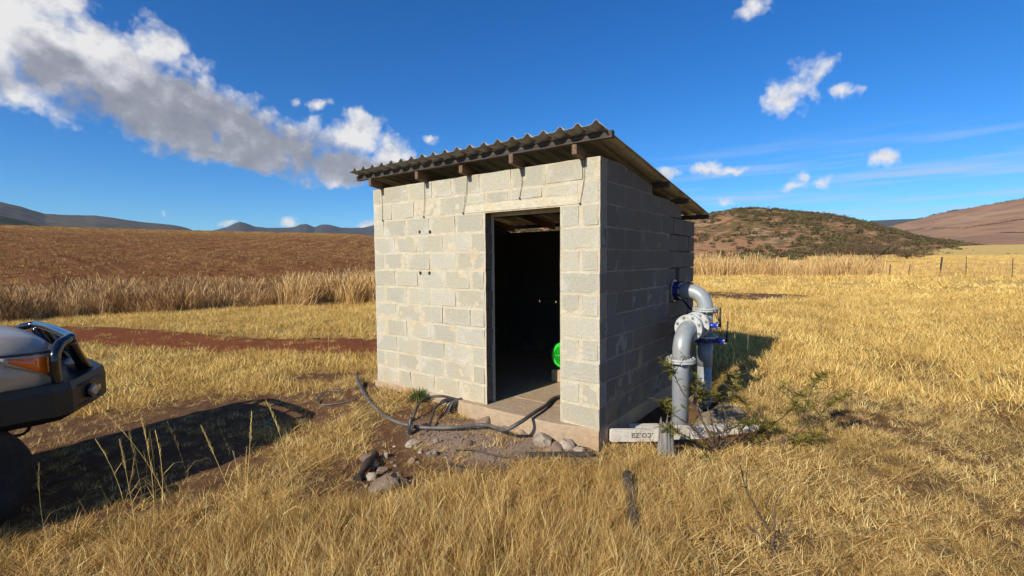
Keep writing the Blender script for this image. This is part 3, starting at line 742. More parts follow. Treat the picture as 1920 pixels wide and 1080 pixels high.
# roof timbers
RX = [-2.93, -2.14, -1.50, -.83, -.17]
for k, x in enumerate(RX):
    bm = bmesh.new(); y0, y1 = -.155+.02*((k*7) % 3-1), 2.72
    vs = []
    for y in (y0, y1):
        for dx, dz in ((-.024, -.15), (.024, -.15), (.024, -.062), (-.024, -.062)): vs.append(bm.verts.new((x+dx, y, PAN(y)+dz)))
    for f in ((3, 2, 1, 0), (4, 5, 6, 7), (0, 1, 5, 4), (1, 2, 6, 5), (2, 3, 7, 6), (3, 0, 4, 7)): bm.faces.new([vs[i] for i in f])
    bmesh.ops.bevel(bm, geom=bm.edges[:], offset=.004, segments=1, affect='EDGES')
    link('rafter', mesh_of(bm, 'rafter'), M['rafter'], B)
for k, (y, xl, xr) in enumerate(((-.145, -3.19, .185), (1.34, -3.14, .145), (2.06, -3.12, .135), (2.93, -3.14, .142))):
    bm = bmesh.new(); n = 14; vs = []
    for i in range(n+1):
        x = xl+(xr-xl)*i/n; j = random.uniform(-.003, .003)
        vs.append([bm.verts.new((x, y+dy+j, PAN(y)+dz+j)) for dy, dz in ((-.024, -.060), (.024, -.060), (.024, -.003), (-.024, -.003))])
    for A_, B2 in zip(vs[:-1], vs[1:]):
        for q in range(4): bm.faces.new((A_[q], A_[(q+1) % 4], B2[(q+1) % 4], B2[q]))
    bm.faces.new(vs[0]); bm.faces.new(vs[-1][::-1]); bmesh.ops.recalc_face_normals(bm, faces=bm.faces)
    link('purlin', mesh_of(bm, 'purlin'), M['purlin'], B)
# roof sheets, trapezoidal ribs
def sheet(x0, ribs, lift, k):
    prof = []; p = .1657
    for r_ in range(ribs):
        b0 = x0+r_*p
        prof += [(b0, 0), (b0+p*.18, .001), (b0+p*.36, .002), (b0+p*.50, .006), (b0+p*.60, .020), (b0+p*.68, .034), (b0+p*.745, .0375), (b0+p*.81, .034), (b0+p*.89, .018), (b0+p*.96, .003)]
    prof.append((x0+ribs*p, 0)); prof.append((x0+ribs*p+.035, .001))
    if k == 4: prof = prof[:-1]
    ny = 12; V = []; ys = np.linspace(-.30+random.uniform(-.006, .006), 3.03+random.uniform(-.01, .01), ny)
    for y in ys:
        for (x, z) in prof: V.append((x, y, PAN(y)+z+lift+.0015*math.sin(x*9+y*4+k)))
    n = len(prof); f = [(i*n+j, i*n+j+1, (i+1)*n+j+1, (i+1)*n+j) for i in range(ny-1) for j in range(n-1)]
    me = np_mesh('roof_sheet', V, f, False); o = link('roof_sheet', me, M['sheet'], B)
    so = o.modifiers.new('thickness', 'SOLIDIFY'); so.thickness = .0018; so.offset = 1
for k in range(5): sheet(-3.169+k*.1657*4, 4, .001+.0022*(k % 2), k)
# wire ties, nails, fixing holes
for (x0, z0, x1, z1) in ((-2.926, 2.392, -2.919, 2.005), (-2.166, 2.392, -2.192, 2.004), (-1.521, 2.392, -1.588, 2.007), (-.816, 2.392, -.850, 2.103), (-.147, 2.392, -.194, 2.003)):
    xm = (x0+x1)/2+.008
    bm = bmesh.new(); tube_into(bm, smooth_path([(x0, .03, z0+.03), (x0, -.006, z0), (xm+(x0-x1)*.15, -.009, (z0+z1)/2), (x1, -.008, z1)], 6), .0024, 6)
    cyl_into(bm, (x1, -.012, z1), (x1, .01, z1), .010, 8); link('wire_tie', mesh_of(bm, 'wire_tie'), M['wire'], B)
for x, z in ((-2.267, 1.839), (-2.101, 1.832), (-2.27, 1.368), (-2.121, 1.369)):  # dark discs on the wall stand in for the holes' shaded depth
    bm = bmesh.new(); ring_into(bm, (x, -.004, z), (x, .02, z), .020, .010, 12); cyl_into(bm, (x, -.003, z), (x, .02, z), .0105, 10)
    link('fixing_hole', mesh_of(bm, 'fixing_hole'), M['steel_dark'], B)

# ------------------------------------------------------------------ pipework
Pp = empty('pipe_assembly', (.37, 1.5, Hs(.6, 1.5)), 0, 'grey steel pipes with bolted flanges and two blue lever valves beside the hut', 'pipework')
OFF = Vector(Pp.location)
def pobj(name, bm, mat, smooth=False, parent=Pp):
    me = mesh_of(bm, name)
    o = link(name, me, mat, parent)
    if parent is Pp: o.location = -OFF
    return o
PR = .084
def flange(c, d, mat=M['flange'], ro=.1425, th=.022, pair=True, boltside=1):
    c = Vector(c); d = Vector(d).normalized(); bm = bmesh.new()
    ring_into(bm, c-d*th, c-d*.0015, ro, PR*.9); 
    if pair: ring_into(bm, c+d*.0015, c+d*th, ro, PR*.9)
    f = pobj('flange', bm, mat)
    a = d.cross(Vector((0, 0, 1)));
    if a.length < .05: a = d.cross(Vector((1, 0, 0)))
    a.normalize(); b_ = d.cross(a)
    for k in range(8):
        q = 2*math.pi*(k+.5)/8; p = c+(a*math.cos(q)+b_*math.sin(q))*.120
        bm = bmesh.new(); e = th+.003
        tube_into(bm, [p-d*(e+.013), p+d*(e+.013 if pair else .004)], .0085, 8)
        for s_ in (-1, 1):
            tube_into(bm, [p+d*s_*(th*(1 if (pair or s_ < 0) else .1)+.0005), p+d*s_*(th*(1 if (pair or s_ < 0) else .1)+.012)], .0145, 6)
        bo = pobj('bolt', bm, M['bolt'], parent=f)
    return f
def elbow_pts(c, a, b_, rad, n=14):     # from direction a to direction b about centre
    c = Vector(c); a = Vector(a); b_ = Vector(b_)
    return [c+a*math.cos(t*math.pi/2/n)*rad+b_*math.sin(t*math.pi/2/n)*rad for t in range(n+1)]
x1_, y1_ = .378, 1.053; x2_, y2_ = .368, 1.97
bm = bmesh.new(); tube_into(bm, [(x1_, y1_, -.75), (x1_, y1_, .40), (x1_, y1_, .49)], PR-.002, 32); pobj('riser_pipe', bm, M['pipe_pvc'])
flange((x1_, y1_, .492), (0, 0, 1))
bm = bmesh.new(); tube_into(bm, [(x1_, y1_, .49), (x1_, y1_, .555)]+elbow_pts((x1_, y1_+.225, .56), (0, -1, 0), (0, 0, 1), .225)+[(x1_, y1_+.25, .785)], PR, 32); pobj('elbow', bm, M['pipe'])
flange((x1_-.004, y1_+.262, .785), (0, 1, 0))
bm = bmesh.new(); tube_into(bm, [(x1_-.004, y1_+.26, .785), (x2_, 1.62, .785)], PR, 32); pobj('spool_pipe', bm, M['pipe'])
flange((x2_, 1.61, .785), (0, 1, 0))
# first valve: sits between the spool and the tee
def valve(c, d, stem_dir, lever_up, lever_len):
    c = Vector(c); d = Vector(d); s_ = Vector(stem_dir)
    bm = bmesh.new(); ring_into(bm, c-d*.028, c+d*.028, .118, .07)
    for k in range(8):
        a = d.cross(Vector((0, 0, 1)));
        if a.length < .05: a = d.cross(Vector((1, 0, 0)))
        a.normalize(); b_ = d.cross(a); q = 2*math.pi*(k+.5)/8; p = c+(a*math.cos(q)+b_*math.sin(q))*.121
        tube_into(bm, [p-d*.03, p+d*.03], .007, 6)
    v = pobj('valve_body', bm, M['blue_dark'])
    bm = bmesh.new(); tube_into(bm, [c+s_*.10, c+s_*.20], .026, 16); tube_into(bm, [c+s_*.20, c+s_*.212], .046, 16)
    pobj('valve_neck', bm, M['blue'], parent=v)
    bm = bmesh.new(); tube_into(bm, [c+s_*.211, c+s_*.222], .040, 12)
    for k in range(4):
        q = k*math.pi/2+.6; p = c+s_*.213+Vector((0, math.cos(q), math.sin(q)))*.036; tube_into(bm, [p, p+s_*.022], .008, 6)
    pobj('valve_plate', bm, M['bolt'], parent=v)
    bm = bmesh.new(); p0 = c+s_*.235
    tube_into(bm, [p0-s_*.02, p0+s_*.012], .012, 8)
    tube_into(bm, [p0, p0+Vector(lever_up)*.07, p0+Vector(lever_up)*lever_len], [.016, .010, .008], 8)
    tube_into(bm, [p0+Vector((0, .0, .03)), p0+Vector((-.05, .03, .10)), p0+Vector((-.085, .05, .16))], .004, 6)
    pobj('valve_lever', bm, M['steel_dark'], parent=v)
valve((x2_, 1.66, .785), (0, 1, 0), (1, 0, 0), (.0, 0, 1), .20)
bm = bmesh.new(); tube_into(bm, [(x2_, 1.69, .785), (x2_, 1.97, .785)], PR, 28); pobj('tee_branch', bm, M['pipe'])
bm = bmesh.new(); tube_into(bm, [(x2_, y2_, .60), (x2_, y2_, .93)], PR+.001, 32); pobj('tee_pipe', bm, M['pipe'])
valve((x2_, y2_, .575), (0, 0, 1), (1, 0, 0), (.05, .0, 1), .23)
flange((x2_, y2_, .625), (0, 0, 1), pair=False)
bm = bmesh.new(); tube_into(bm, [(x2_, y2_, -.6), (x2_, y2_, .28)], PR-.006, 32); pobj('riser_pipe', bm, M['pipe_pvc'])
bm = bmesh.new(); tube_into(bm, [(x2_, y2_, .27), (x2_, y2_, .55)], PR+.002, 32); pobj('riser_sleeve', bm, M['pipe_pvc'])
flange((x2_, y2_, .925), (0, 0, 1))
bm = bmesh.new(); tube_into(bm, [(x2_, y2_, .92), (x2_, y2_, .94)]+elbow_pts((x2_-.185, y2_, .945), (1, 0, 0), (0, 0, 1), .185)+[(.08, y2_, 1.13)], PR, 32); pobj('elbow', bm, M['pipe'])
bm = bmesh.new(); ring_into(bm, (.078, y2_, 1.13), (.088, y2_, 1.13), .105, .07); ring_into(bm, (.006, y2_, 1.13), (.016, y2_, 1.13), .135, .05); pobj('clamp_ring', bm, M['pipe'])
bm = bmesh.new(); tube_into(bm, [(-.12, y2_, 1.13), (.13, y2_, 1.13)], .082, 28); ring_into(bm, (.018, y2_, 1.13), (.076, y2_, 1.13), .104, .07)
vb = pobj('wall_coupling', bm, M['blue_dark'])
for k in range(8):
    q = 2*math.pi*(k+.5)/8; bm = bmesh.new(); p = Vector((.0, y2_+math.cos(q)*.112, 1.13+math.sin(q)*.112))
    tube_into(bm, [p+Vector((.012, 0, 0)), p+Vector((.10, 0, 0))], .007, 6); tube_into(bm, [p+Vector((.089, 0, 0)), p+Vector((.102, 0, 0))], .014, 6); pobj('bolt', bm, M['steel_dark'], parent=vb)
bm = bmesh.new(); tube_into(bm, smooth_path([(.03, y2_+.10, 1.07), (.10, y2_+.14, .98), (.17, y2_+.12, .91), (.25, y2_+.11, .93)], 6), .016, 8); pobj('drain_pipe', bm, M['black_poly'])
bm = bmesh.new(); tube_into(bm, [(x2_+.13, y2_-.02, .935), (x2_+.20, y2_-.20, .82), (x2_+.225, y2_-.28, .80)], .004, 6); pobj('valve_chain', bm, M['steel_dark'])
# ------------------------------------------------------------------ vehicle
CARZ = -.40
car = empty('pickup_truck', (-3.93, -3.51, CARZ), R(90), 'champagne grey pickup truck with black tubular bull bar, parked at the left edge', 'pickup truck')
M['paint'] = simple('champagne_paint', (.38, .32, .245), .42, .08, .04, 60, coat=.3, dirt=((.30, .23, .16), .35))
M['plastic'] = simple('black_bumper', (.012, .012, .013), .42, 0, .2, 40, dirt=((.05, .04, .03), .25))
M['tubeblk'] = simple('black_gloss_tube', (.008, .008, .009), .16, 0, .1, 40, coat=.6)
M['orange'] = simple('orange_lens', (.72, .13, .01), .12, 0, .12, 30, coat=.8)
M['lens'] = simple('clear_lamp_lens', (.35, .37, .40), .08, .5, .1, 30, coat=1)
M['glass'] = simple('dark_glass', (.01, .012, .014), .04, 0, .05, 10, coat=1)
M['tyre'] = simple('tyre_rubber', (.014, .013, .012), .85, 0, .2, 40, .002, dirt=((.06, .035, .02), .4))
M['rim'] = simple('alloy_rim', (.35, .35, .36), .35, .8, .1, 30)
def cobj(name, bm, mat, parent=car, smooth=False, ob=True):
    if ob: bmesh.ops.recalc_face_normals(bm, faces=bm.faces)
    return link(name, mesh_of(bm, name, smooth), mat, parent)
def loft(secs, mat, name, parent=car):
    bm = bmesh.new(); rings = []
    for x, half in secs:
        pts = [(-y, z) for y, z in half]+[(y, z) for y, z in reversed(half)]
        rings.append([bm.verts.new((x, y, z)) for y, z in pts])
    K = len(rings[0])
    for A_, B2 in zip(rings[:-1], rings[1:]):
        for k in range(K): bm.faces.new((A_[k], A_[(k+1) % K], B2[(k+1) % K], B2[k]))
    bm.faces.new(rings[0]); bm.faces.new(rings[-1][::-1])
    bmesh.ops.recalc_face_normals(bm, faces=bm.faces)
    return link(name, mesh_of(bm, name, True), mat, parent)
def bsec(x, hw, zs, zt, lo, crown=.5):
    return (x, [(0.001, lo), (hw-.14, lo), (hw-.05, lo+.03), (hw-.012, lo+.13), (hw, (lo+zs)/2), (hw-.004, zs-.13), (hw-.012, zs-.115), (hw-.02, zs-.05), (hw-.055, zs), (hw*.86, zs+(zt-zs)*.42), (hw*.78, zs+(zt-zs)*.78), (hw*crown, zt-.01), (0.001, zt)])
secs = [bsec(.60, .52, 1.13, 1.20, .86), bsec(.585, .62, 1.18, 1.26, .84), bsec(.52, .80, 1.235, 1.325, .84), bsec(.42, .885, 1.262, 1.365, .86), bsec(.25, .925, 1.28, 1.387, .90),
        bsec(0., .938, 1.29, 1.40, .80), bsec(-.45, .938, 1.295, 1.415, .60), bsec(-.93, .935, 1.30, 1.43, .52),
        bsec(-1.0, .935, 1.20, 1.27, .52), bsec(-2.2, .935, 1.21, 1.27, .52), bsec(-3.1, .93, 1.21, 1.27, .54), bsec(-4.6, .92, 1.22, 1.27, .60), bsec(-4.72, .88, 1.20, 1.24, .62)]
body = loft(secs, M['paint'], 'body')
for p in body.data.polygons: p.use_smooth = True
cut = bmesh.new()
for x in (0, -3.22):
    for s_ in (-1, 1):
        tube_into(cut, [(x, s_*.55, .41), (x, s_*1.2, .41)], .475, 40)
bmesh.ops.recalc_face_normals(cut, faces=cut.faces)
# wheel arches cut into the body, result kept as the body's own mesh
cme = mesh_of(cut, 'arch_cut'); co = bpy.data.objects.new('arch_cut', cme); COL.objects.link(co)
co.matrix_world = car.matrix_basis
bpy.context.view_layer.update()
md = body.modifiers.new('b', 'BOOLEAN'); md.operation = 'DIFFERENCE'; md.object = co; md.solver = 'EXACT'
bpy.context.view_layer.update()
dg = bpy.context.evaluated_depsgraph_get(); nme = bpy.data.meshes.new_from_object(body.evaluated_get(dg)); nme.name = 'body'
body.modifiers.clear(); body.data = nme; bpy.data.objects.remove(co)
for p in body.data.polygons: p.use_smooth = True
try: body.data.set_sharp_from_angle(angle=R(32))
except Exception: pass
# cab
cabs = []
for x, hw, zt in ((-.95, .80, 1.28), (-1.25, .78, 1.50), (-1.68, .72, 1.80), (-2.1, .70, 1.845), (-2.7, .70, 1.83), (-2.98, .72, 1.78), (-3.06, .78, 1.30)):
    cabs.append((x, [(.001, 1.20), (.90, 1.20), (.895, 1.245), (min(.88, hw+.10), 1.25+(zt-1.25)*.3), (hw+.02, 1.25+(zt-1.25)*.85), (hw-.05, zt-.012), (hw*.5, zt), (.001, zt)]))
loft(cabs, M['paint'], 'cab')
def quad(name, pts, mat, parent=car, th=.006):
    bm = bmesh.new(); f = bm.faces.new([bm.verts.new(p) for p in pts]); bmesh.ops.recalc_face_normals(bm, faces=[f])
    r = bmesh.ops.solidify(bm, geom=[f], thickness=th); return link(name, mesh_of(bm, name), mat, parent)
quad('windscreen', [(-.985, -.74, 1.33), (-.985, .74, 1.33), (-1.62, .64, 1.79), (-1.62, -.64, 1.79)], M['glass'])
for s_ in (-1, 1):
    quad('side_window', [(-1.25, s_*.905, 1.30), (-1.72, s_*.82, 1.70), (-2.12, s_*.80, 1.72), (-2.12, s_*.905, 1.30)], M['glass'])
    quad('side_window', [(-2.2, s_*.905, 1.30), (-2.2, s_*.80, 1.72), (-2.8, s_*.80, 1.71), (-2.9, s_*.905, 1.30)], M['glass'])
    bm = bmesh.new(); add_box(bm, -1.30, -1.18, s_*.93 if s_ > 0 else -1.12, 1.12 if s_ > 0 else -.93, 1.28, 1.45, .03); cobj('wing_mirror', bm, M['plastic'])
    # headlight wrapping the corner, indicator lens on the flank
    def wrap(name, x0, x1, z0a, z1a, z0b, z1b, mat, off):
        bm = bmesh.new(); n = 10; A_ = []
        for i in range(n+1):
            t = i/n; x = x0+(x1-x0)*t
            hw = np.interp(x, [.0, .25, .42, .52, .585, .60], [.938, .925, .885, .80, .62, .52])+off
            za, zb = z0a+(z0b-z0a)*t, z1a+(z1b-z1a)*t
            A_.append([bm.verts.new((x+.006*t, s_*(hw-d), z)) for d, z in ((.004, za), (0, za+(zb-za)*.15), (0, zb-(zb-za)*.15), (.012, zb))])
        for P_, Q_ in zip(A_[:-1], A_[1:]):
            for k in range(3): bm.faces.new((P_[k], P_[k+1], Q_[k+1], Q_[k]))
        bmesh.ops.recalc_face_normals(bm, faces=bm.faces)
        o = link(name, mesh_of(bm, name, True), mat, car); so = o.modifiers.new('t', 'SOLIDIFY'); so.thickness = .012; so.offset = 0; return o
    wrap('headlight', .50, .595, 1.05, 1.19, .98, 1.165, M['lens'], .003)
    wrap('indicator', .28, .50, 1.205, 1.228, 1.06, 1.215, M['orange'], .009)
    wrap('lamp_surround', .24, .535, 1.200, 1.245, 1.035, 1.235, M['paint'], .003)
    wrap('bonnet_gap', .0, .575, 1.252, 1.262, 1.232, 1.242, M['plastic'], -.002)
    bm = bmesh.new(); arc = [(math.cos(q)*.45, s_*.925, .41+math.sin(q)*.45) for q in np.linspace(R(62), R(172), 22)]
    tube_into(bm, arc, .022, 8); cobj('wheel_arch_lip', bm, M['paint'], ob=False)
    for x in (0, -3.22):
        bm = bmesh.new(); prof = [(.20, -.115), (.30, -.128), (.365, -.125), (.388, -.10), (.392, -.05), (.392, .05), (.388, .10), (.365, .125), (.30, .128), (.20, .115)]
        L = []
        for r_, yy in prof: L.append([bm.verts.new((x+math.cos(q)*r_, s_*.80+yy, .392+math.sin(q)*r_)) for q in np.linspace(0, 2*math.pi, 48, endpoint=False)])
        for A_, B2 in zip(L, L[1:]+L[:1]):
            for k in range(48): bm.faces.new((A_[k], A_[(k+1) % 48], B2[(k+1) % 48], B2[k]))
        wh = cobj('wheel', bm, M['tyre'], smooth=True)
        bm = bmesh.new(); ring_into(bm, (x, s_*.80-.09, .392), (x, s_*.80+.09, .392), .205, .17)
        for k in range(6):
            q = k*math.pi/3; tube_into(bm, [(x, s_*.87, .392), (x+math.cos(q)*.18, s_*.87, .392+math.sin(q)*.18)], .022, 6)
        tube_into(bm, [(x, s_*.80, .392), (x, s_*.885, .392)], .06, 12); cobj('rim', bm, M['rim'], wh)
bm = bmesh.new(); add_box(bm, .585, .615, -.46, .46, .90, 1.13, .01)
for k in range(4): add_box(bm, .612, .625, -.44, .44, .93+k*.05, .95+k*.05)
cobj('grille', bm, M['plastic'])
bm = bmesh.new(); add_box(bm, -4.6, .20, -.42, .42, .40, .62, .02); add_box(bm, -.12, .12, -.70, .70, .30, .42, .02); add_box(bm, -3.34, -3.1, -.7, .7, .30, .42, .02); cobj('chassis', bm, M['plastic'])
bm = bmesh.new(); add_box(bm, -.52, .42, -.66, .66, .68, 1.15, .02); cobj('inner_arch', bm, M['plastic'])
# winch bumper
plan = [(.06, -.905), (.50, -.945), (.61, -.92), (.90, -.52), (.905, .52), (.61, .92), (.50, .945), (.06, .905)]
bm = bmesh.new(); lv = []
for z, k, d in ((.70, .90, -.06), (.76, 1.0, 0), (.94, 1.0, 0), (1.0, .985, -.01), (1.0, .8, -.2)):
    lv.append([bm.verts.new(((x if x < .1 else x+d), y*k if x > .1 else y*min(1, k+.02), z+(.03 if (x > .88 and z > .9) else 0)+(.03 if x > .88 and z < .8 else 0))) for x, y in plan])
for A_, B2 in zip(lv[:-1], lv[1:]):
    for k in range(len(plan)-1): bm.faces.new((A_[k], A_[k+1], B2[k+1], B2[k]))
bm.faces.new(lv[0][::-1]); bm.faces.new(lv[-1])
bump_ = cobj('bumper', bm, M['plastic'])
for s_ in (-1, 1):
    c = Vector((.745, s_*.73, .875)); n_ = Vector((.41, s_*.33, 0)).normalized(); tan = Vector((-n_.y, n_.x, 0))
    bm = bmesh.new(); tube_into(bm, [c+n_*.0, c+n_*.035], .058, 20); cobj('fog_lamp_housing', bm, M['tubeblk'], bump_)
    bm = bmesh.new(); tube_into(bm, [c+n_*.03, c+n_*.046], [.046, .036], 20); cobj('fog_lamp', bm, M['lens'], bump_)
    bm = bmesh.new(); c2 = c-tan*s_*.10*1
    tube_into(bm, [c2+n_*.0, c2+n_*.02], [.03, .026], 12); cobj('fog_lamp', bm, M['lens'], bump_)
    bm = bmesh.new()
    for dz in (-.075, .075): tube_into(bm, [c-tan*.17+Vector((0, 0, dz))+n_*.004, c+tan*.17+Vector((0, 0, dz*1.1))+n_*.004], .010, 6)
    cobj('bumper_trim', bm, M['plastic'], bump_)
    bm = bmesh.new(); tube_into(bm, [(.36+.065*math.cos(q), s_*.46, .61+.055*math.sin(q)) for q in np.linspace(0, 2*math.pi, 18)], .012, 8, cap=False)
    tube_into(bm, [(.26, s_*.46, .67), (.36, s_*.46, .66)], .022, 8); cobj('tow_hook', bm, M['steel_dark'])
bm = bmesh.new()
hoop = smooth_path([(.54, -.865, .96), (.53, -.875, 1.12), (.535, -.865, 1.215), (.575, -.80, 1.285), (.635, -.72, 1.31), (.665, -.62, 1.318), (.665, 0, 1.33), (.665, .62, 1.318), (.635, .72, 1.31), (.575, .80, 1.285), (.535, .865, 1.215), (.53, .875, 1.12), (.54, .865, .96)], 8)
tube_into(bm, hoop, .035, 14)
for s_ in (-1, 1):
    tube_into(bm, smooth_path([(.655, s_*.67, 1.29), (.715, s_*.59, 1.14), (.80, s_*.50, .98)], 5), .041, 14)
    tube_into(bm, smooth_path([(.66, s_*.27, 1.32), (.74, s_*.26, 1.15), (.82, s_*.25, .98)], 5), .030, 12)
    add_box(bm, .66, .80, s_*.50-.01, s_*.50+.01, .99, 1.07)
tube_into(bm, [(.73, -.57, 1.15), (.74, 0, 1.15), (.73, .57, 1.15)], .024, 10)
cobj('bull_bar', bm, M['tubeblk'], ob=False)

# ------------------------------------------------------------------ hoses, cables
def gp(x, y, dz=.02): v = px(x, y); return (v.x, v.y, v.z+dz)
wp = lambda x, y, d: tuple(CAM+px_ray(x, y)*d)
hp = [gp(668, 716, .10), gp(674, 728, .05), gp(690, 752), gp(712, 776), gp(745, 795), gp(790, 807, .03), gp(850, 811, .05), gp(910, 810, .07)]
zp = lambda x, y, z: tuple(CAM+px_ray(x, y)*((z-CAM[2])/px_ray(x, y)[2]))
h2 = [zp(945, 806, -.06), zp(975, 792, .02), zp(1000, 775, .035), zp(1022, 761, .03), zp(1046, 744, .025), (-.55, 1.0, .03), (-.45, 1.5, .02)]
hpath = smooth_path(hp+h2, 10)
bm = bmesh.new(); tube_into(bm, hpath, .0185, 12)
tag(link('hose', mesh_of(bm, 'hose'), M['hose']), 'long dusty grey poly pipe curving from the grass across the doorway step', 'hose')
bm = bmesh.new(); tube_into(bm, smooth_path([gp(640, 737, .03), gp(615, 742, .05), gp(597, 752, .04), gp(600, 762, .02), gp(640, 758, .015), gp(668, 750, .01)], 8), .009, 8)
tag(link('thin_hose', mesh_of(bm, 'thin_hose'), M['hose']), 'thin looped hose end lying in the grass left of the hut corner', 'hose')
def wallpt(x, z, y=-.02): return (x, y, z)
a0 = px(770, 792); a1 = px(795, 812)
bm = bmesh.new(); tube_into(bm, smooth_path([(-1.70, -.01, -.015), (-1.84, -.09, .02), (-2.0, -.2, -.0), (a0.x-.03, a0.y+.12, a0.z+.13), (a0.x, a0.y, a0.z-.03)], 8), .014, 8)
tag(link('cable', mesh_of(bm, 'cable'), M['black_poly']), 'upper black cable arching from the slab to the ground', 'cable')
bm = bmesh.new(); tube_into(bm, smooth_path([(-1.68, -.015, -.05), (-1.75, -.12, -.01), (-1.80, -.25, -.06), (a1.x-.02, a1.y+.1, a1.z+.06), (a1.x, a1.y, a1.z-.03)], 8), .014, 8)
tag(link('cable', mesh_of(bm, 'cable'), M['black_poly']), 'lower black cable running from the slab into the red soil', 'cable')
bm = bmesh.new(); tube_into(bm, smooth_path([(-1.655, .01, -.02), (-1.69, -.06, -.035), (-1.72, -.10, -.09), (-1.73, -.13, -.26)], 6), .036, 14)
for k in range(3): tube_into(bm, smooth_path([(-1.66+.02*k, -.04, -.02), (-1.74+.03*k, -.10, -.02), (-1.80+.05*k, -.16, -.12), (-1.84+.05*k, -.2, -.25)], 5), .007, 6)
tag(link('conduit', mesh_of(bm, 'conduit'), M['black_poly']), 'thick black conduit stub bending out of the slab by the wall foot', 'conduit')
v = px(768, 814); bm = bmesh.new(); tube_into(bm, smooth_path([(v.x, v.y, v.z-.05), (v.x+.005, v.y, v.z+.06), (v.x-.01, v.y+.03, v.z+.14), (v.x-.03, v.y+.05, v.z+.12)], 6), .022, 10); tube_into(bm, [(v.x+.03, v.y-.01, v.z-.05), (v.x+.035, v.y, v.z+.11)], .009, 8)
tag(link('cable_stub', mesh_of(bm, 'cable_stub'), M['black_poly']), 'short black cable stub sticking up under the long hose', 'cable')
v = [gp(480, 806, .01), gp(500, 796, .02), gp(522, 800, .01), gp(508, 790, .02), gp(498, 800, .015), gp(520, 806, .01), gp(545, 802, .01)]
bm = bmesh.new(); tube_into(bm, smooth_path(v, 6), .004, 5)
M['twine'] = simple('green_twine', (.05, .35, .28), .7)
tag(link('twine', mesh_of(bm, 'twine'), M['twine']), 'tangle of green twine on the shaded ground in front of the truck', 'twine')

# ------------------------------------------------------------------ pump behind the doorway
pm = empty('pump_motor', (-.78, 1.5, .13), 0, 'bright green pump motor with round fan cowl just inside the doorway', 'motor')
c0 = CAM+px_ray(1058, 667)*5.78; cx_, cy_, cz_ = float(c0[0]), float(c0[1]), float(c0[2]); pm.location = (cx_, cy_+.2, .13)
def mobj(name, bm, mat, parent=None):
    o = link(name, mesh_of(bm, name), mat, parent or pm)
    if parent is None: o.location = -Vector(pm.location)
    return o
ax = Vector((.35, -1, 0)).normalized(); cc = Vector((cx_, cy_, cz_))
bm = bmesh.new(); tube_into(bm, [cc-ax*.16, cc-ax*.02, cc+ax*.0], [.155, .165, .15], 36, cap=False)
ring_into(bm, cc-ax*.01, cc+ax*.004, .153, .125); mobj('cowl', bm, M['green'])
bm = bmesh.new()
for r_ in np.arange(.02, .13, .018): ring_into(bm, cc-ax*.004, cc+ax*.003, r_+.004, r_-.004, 28)
a_ = ax.cross(Vector((0, 0, 1))).normalized(); b2_ = ax.cross(a_)
for k in range(6):
    q = k*math.pi/3; tube_into(bm, [cc, cc+(a_*math.cos(q)+b2_*math.sin(q))*.13], .004, 5)
mobj('grille', bm, M['green'])
bm = bmesh.new(); tube_into(bm, [cc-ax*.15, cc-ax*.5], .125, 28)
for k in range(24):
    q = k*math.pi/12; d_ = (a_*math.cos(q)+b2_*math.sin(q)); p0 = cc-ax*.17+d_*.12; p1 = cc-ax*.48+d_*.12
    tube_into(bm, [p0+d_*.01, p1+d_*.01], .010, 4)
mobj('motor_body', bm, M['green_dark'])
bm = bmesh.new(); add_box(bm, cx_-.13, cx_+.13, cy_+.20, cy_+.42, .15, .24, .01); mobj('foot', bm, M['green_dark'])
bm = bmesh.new(); add_box(bm, cx_-.20, cx_+.32, cy_+.02, cy_+.95, -.001, .155, .012)
tag(link('plinth', mesh_of(bm, 'plinth'), M['slab']), 'low concrete plinth under the green motor inside the doorway', 'plinth')

# ------------------------------------------------------------------ timber beside the corner
def beam(name, p0, p1, h, w_, zc, mat, label):
    p0 = Vector(p0); p1 = Vector(p1); L = (p1-p0).length; a = math.atan2(p1.y-p0.y, p1.x-p0.x)
    sl = math.asin((p1.z-p0.z)/L)
    bm = bmesh.new(); n = 24; rings = []
    for i in range(n+1):
        x = L*i/n; j = random.uniform(-.0015, .0015); e = (.006 if i in (0, n) else 0)
        rings.append([bm.verts.new((x, y, z)) for y, z in ((-w_/2+j, -h/2+e+j), (w_/2, -h/2+e), (w_/2, h/2-e), (-w_/2+j, h/2-e+j))])
    for A_, B2 in zip(rings[:-1], rings[1:]):
        for q in range(4): bm.faces.new((A_[q], A_[(q+1) % 4], B2[(q+1) % 4], B2[q]))
    bm.faces.new(rings[0]); bm.faces.new(rings[-1][::-1]); bmesh.ops.recalc_face_normals(bm, faces=bm.faces)
    o = link(name, mesh_of(bm, name), mat); o.location = p0+Vector((0, 0, zc)); o.rotation_euler = (0, -sl, a)
    return tag(o, label, 'plank') , L
A0 = Vector(wp(1144, 816, 4.34)); A1 = Vector(wp(1240, 815, 4.44)); A2 = Vector(wp(1228, 811, 4.47)); A3 = Vector(wp(1421, 808, 4.72))
b1, L1 = beam('plank', A0, A1, .112, .04, 0, M['pale_wood'], 'short pale plank stencilled with upside-down web address, by the hut corner')
b2, L2 = beam('plank', A2, A3, .125, .04, 0, M['pale_wood'], 'long pale plank in front of the pipes, behind the thorn bush')
A4 = Vector(wp(1178, 800, 4.75)); A5 = Vector(wp(1262, 799, 4.82))
beam('plank', A4, A5, .03, .09, 0, M['pale_wood'], 'narrow plank lying flat behind the stencilled plank')
M['ink'] = simple('stencil_ink', (.16, .14, .12), .9, 0, .3, 60)
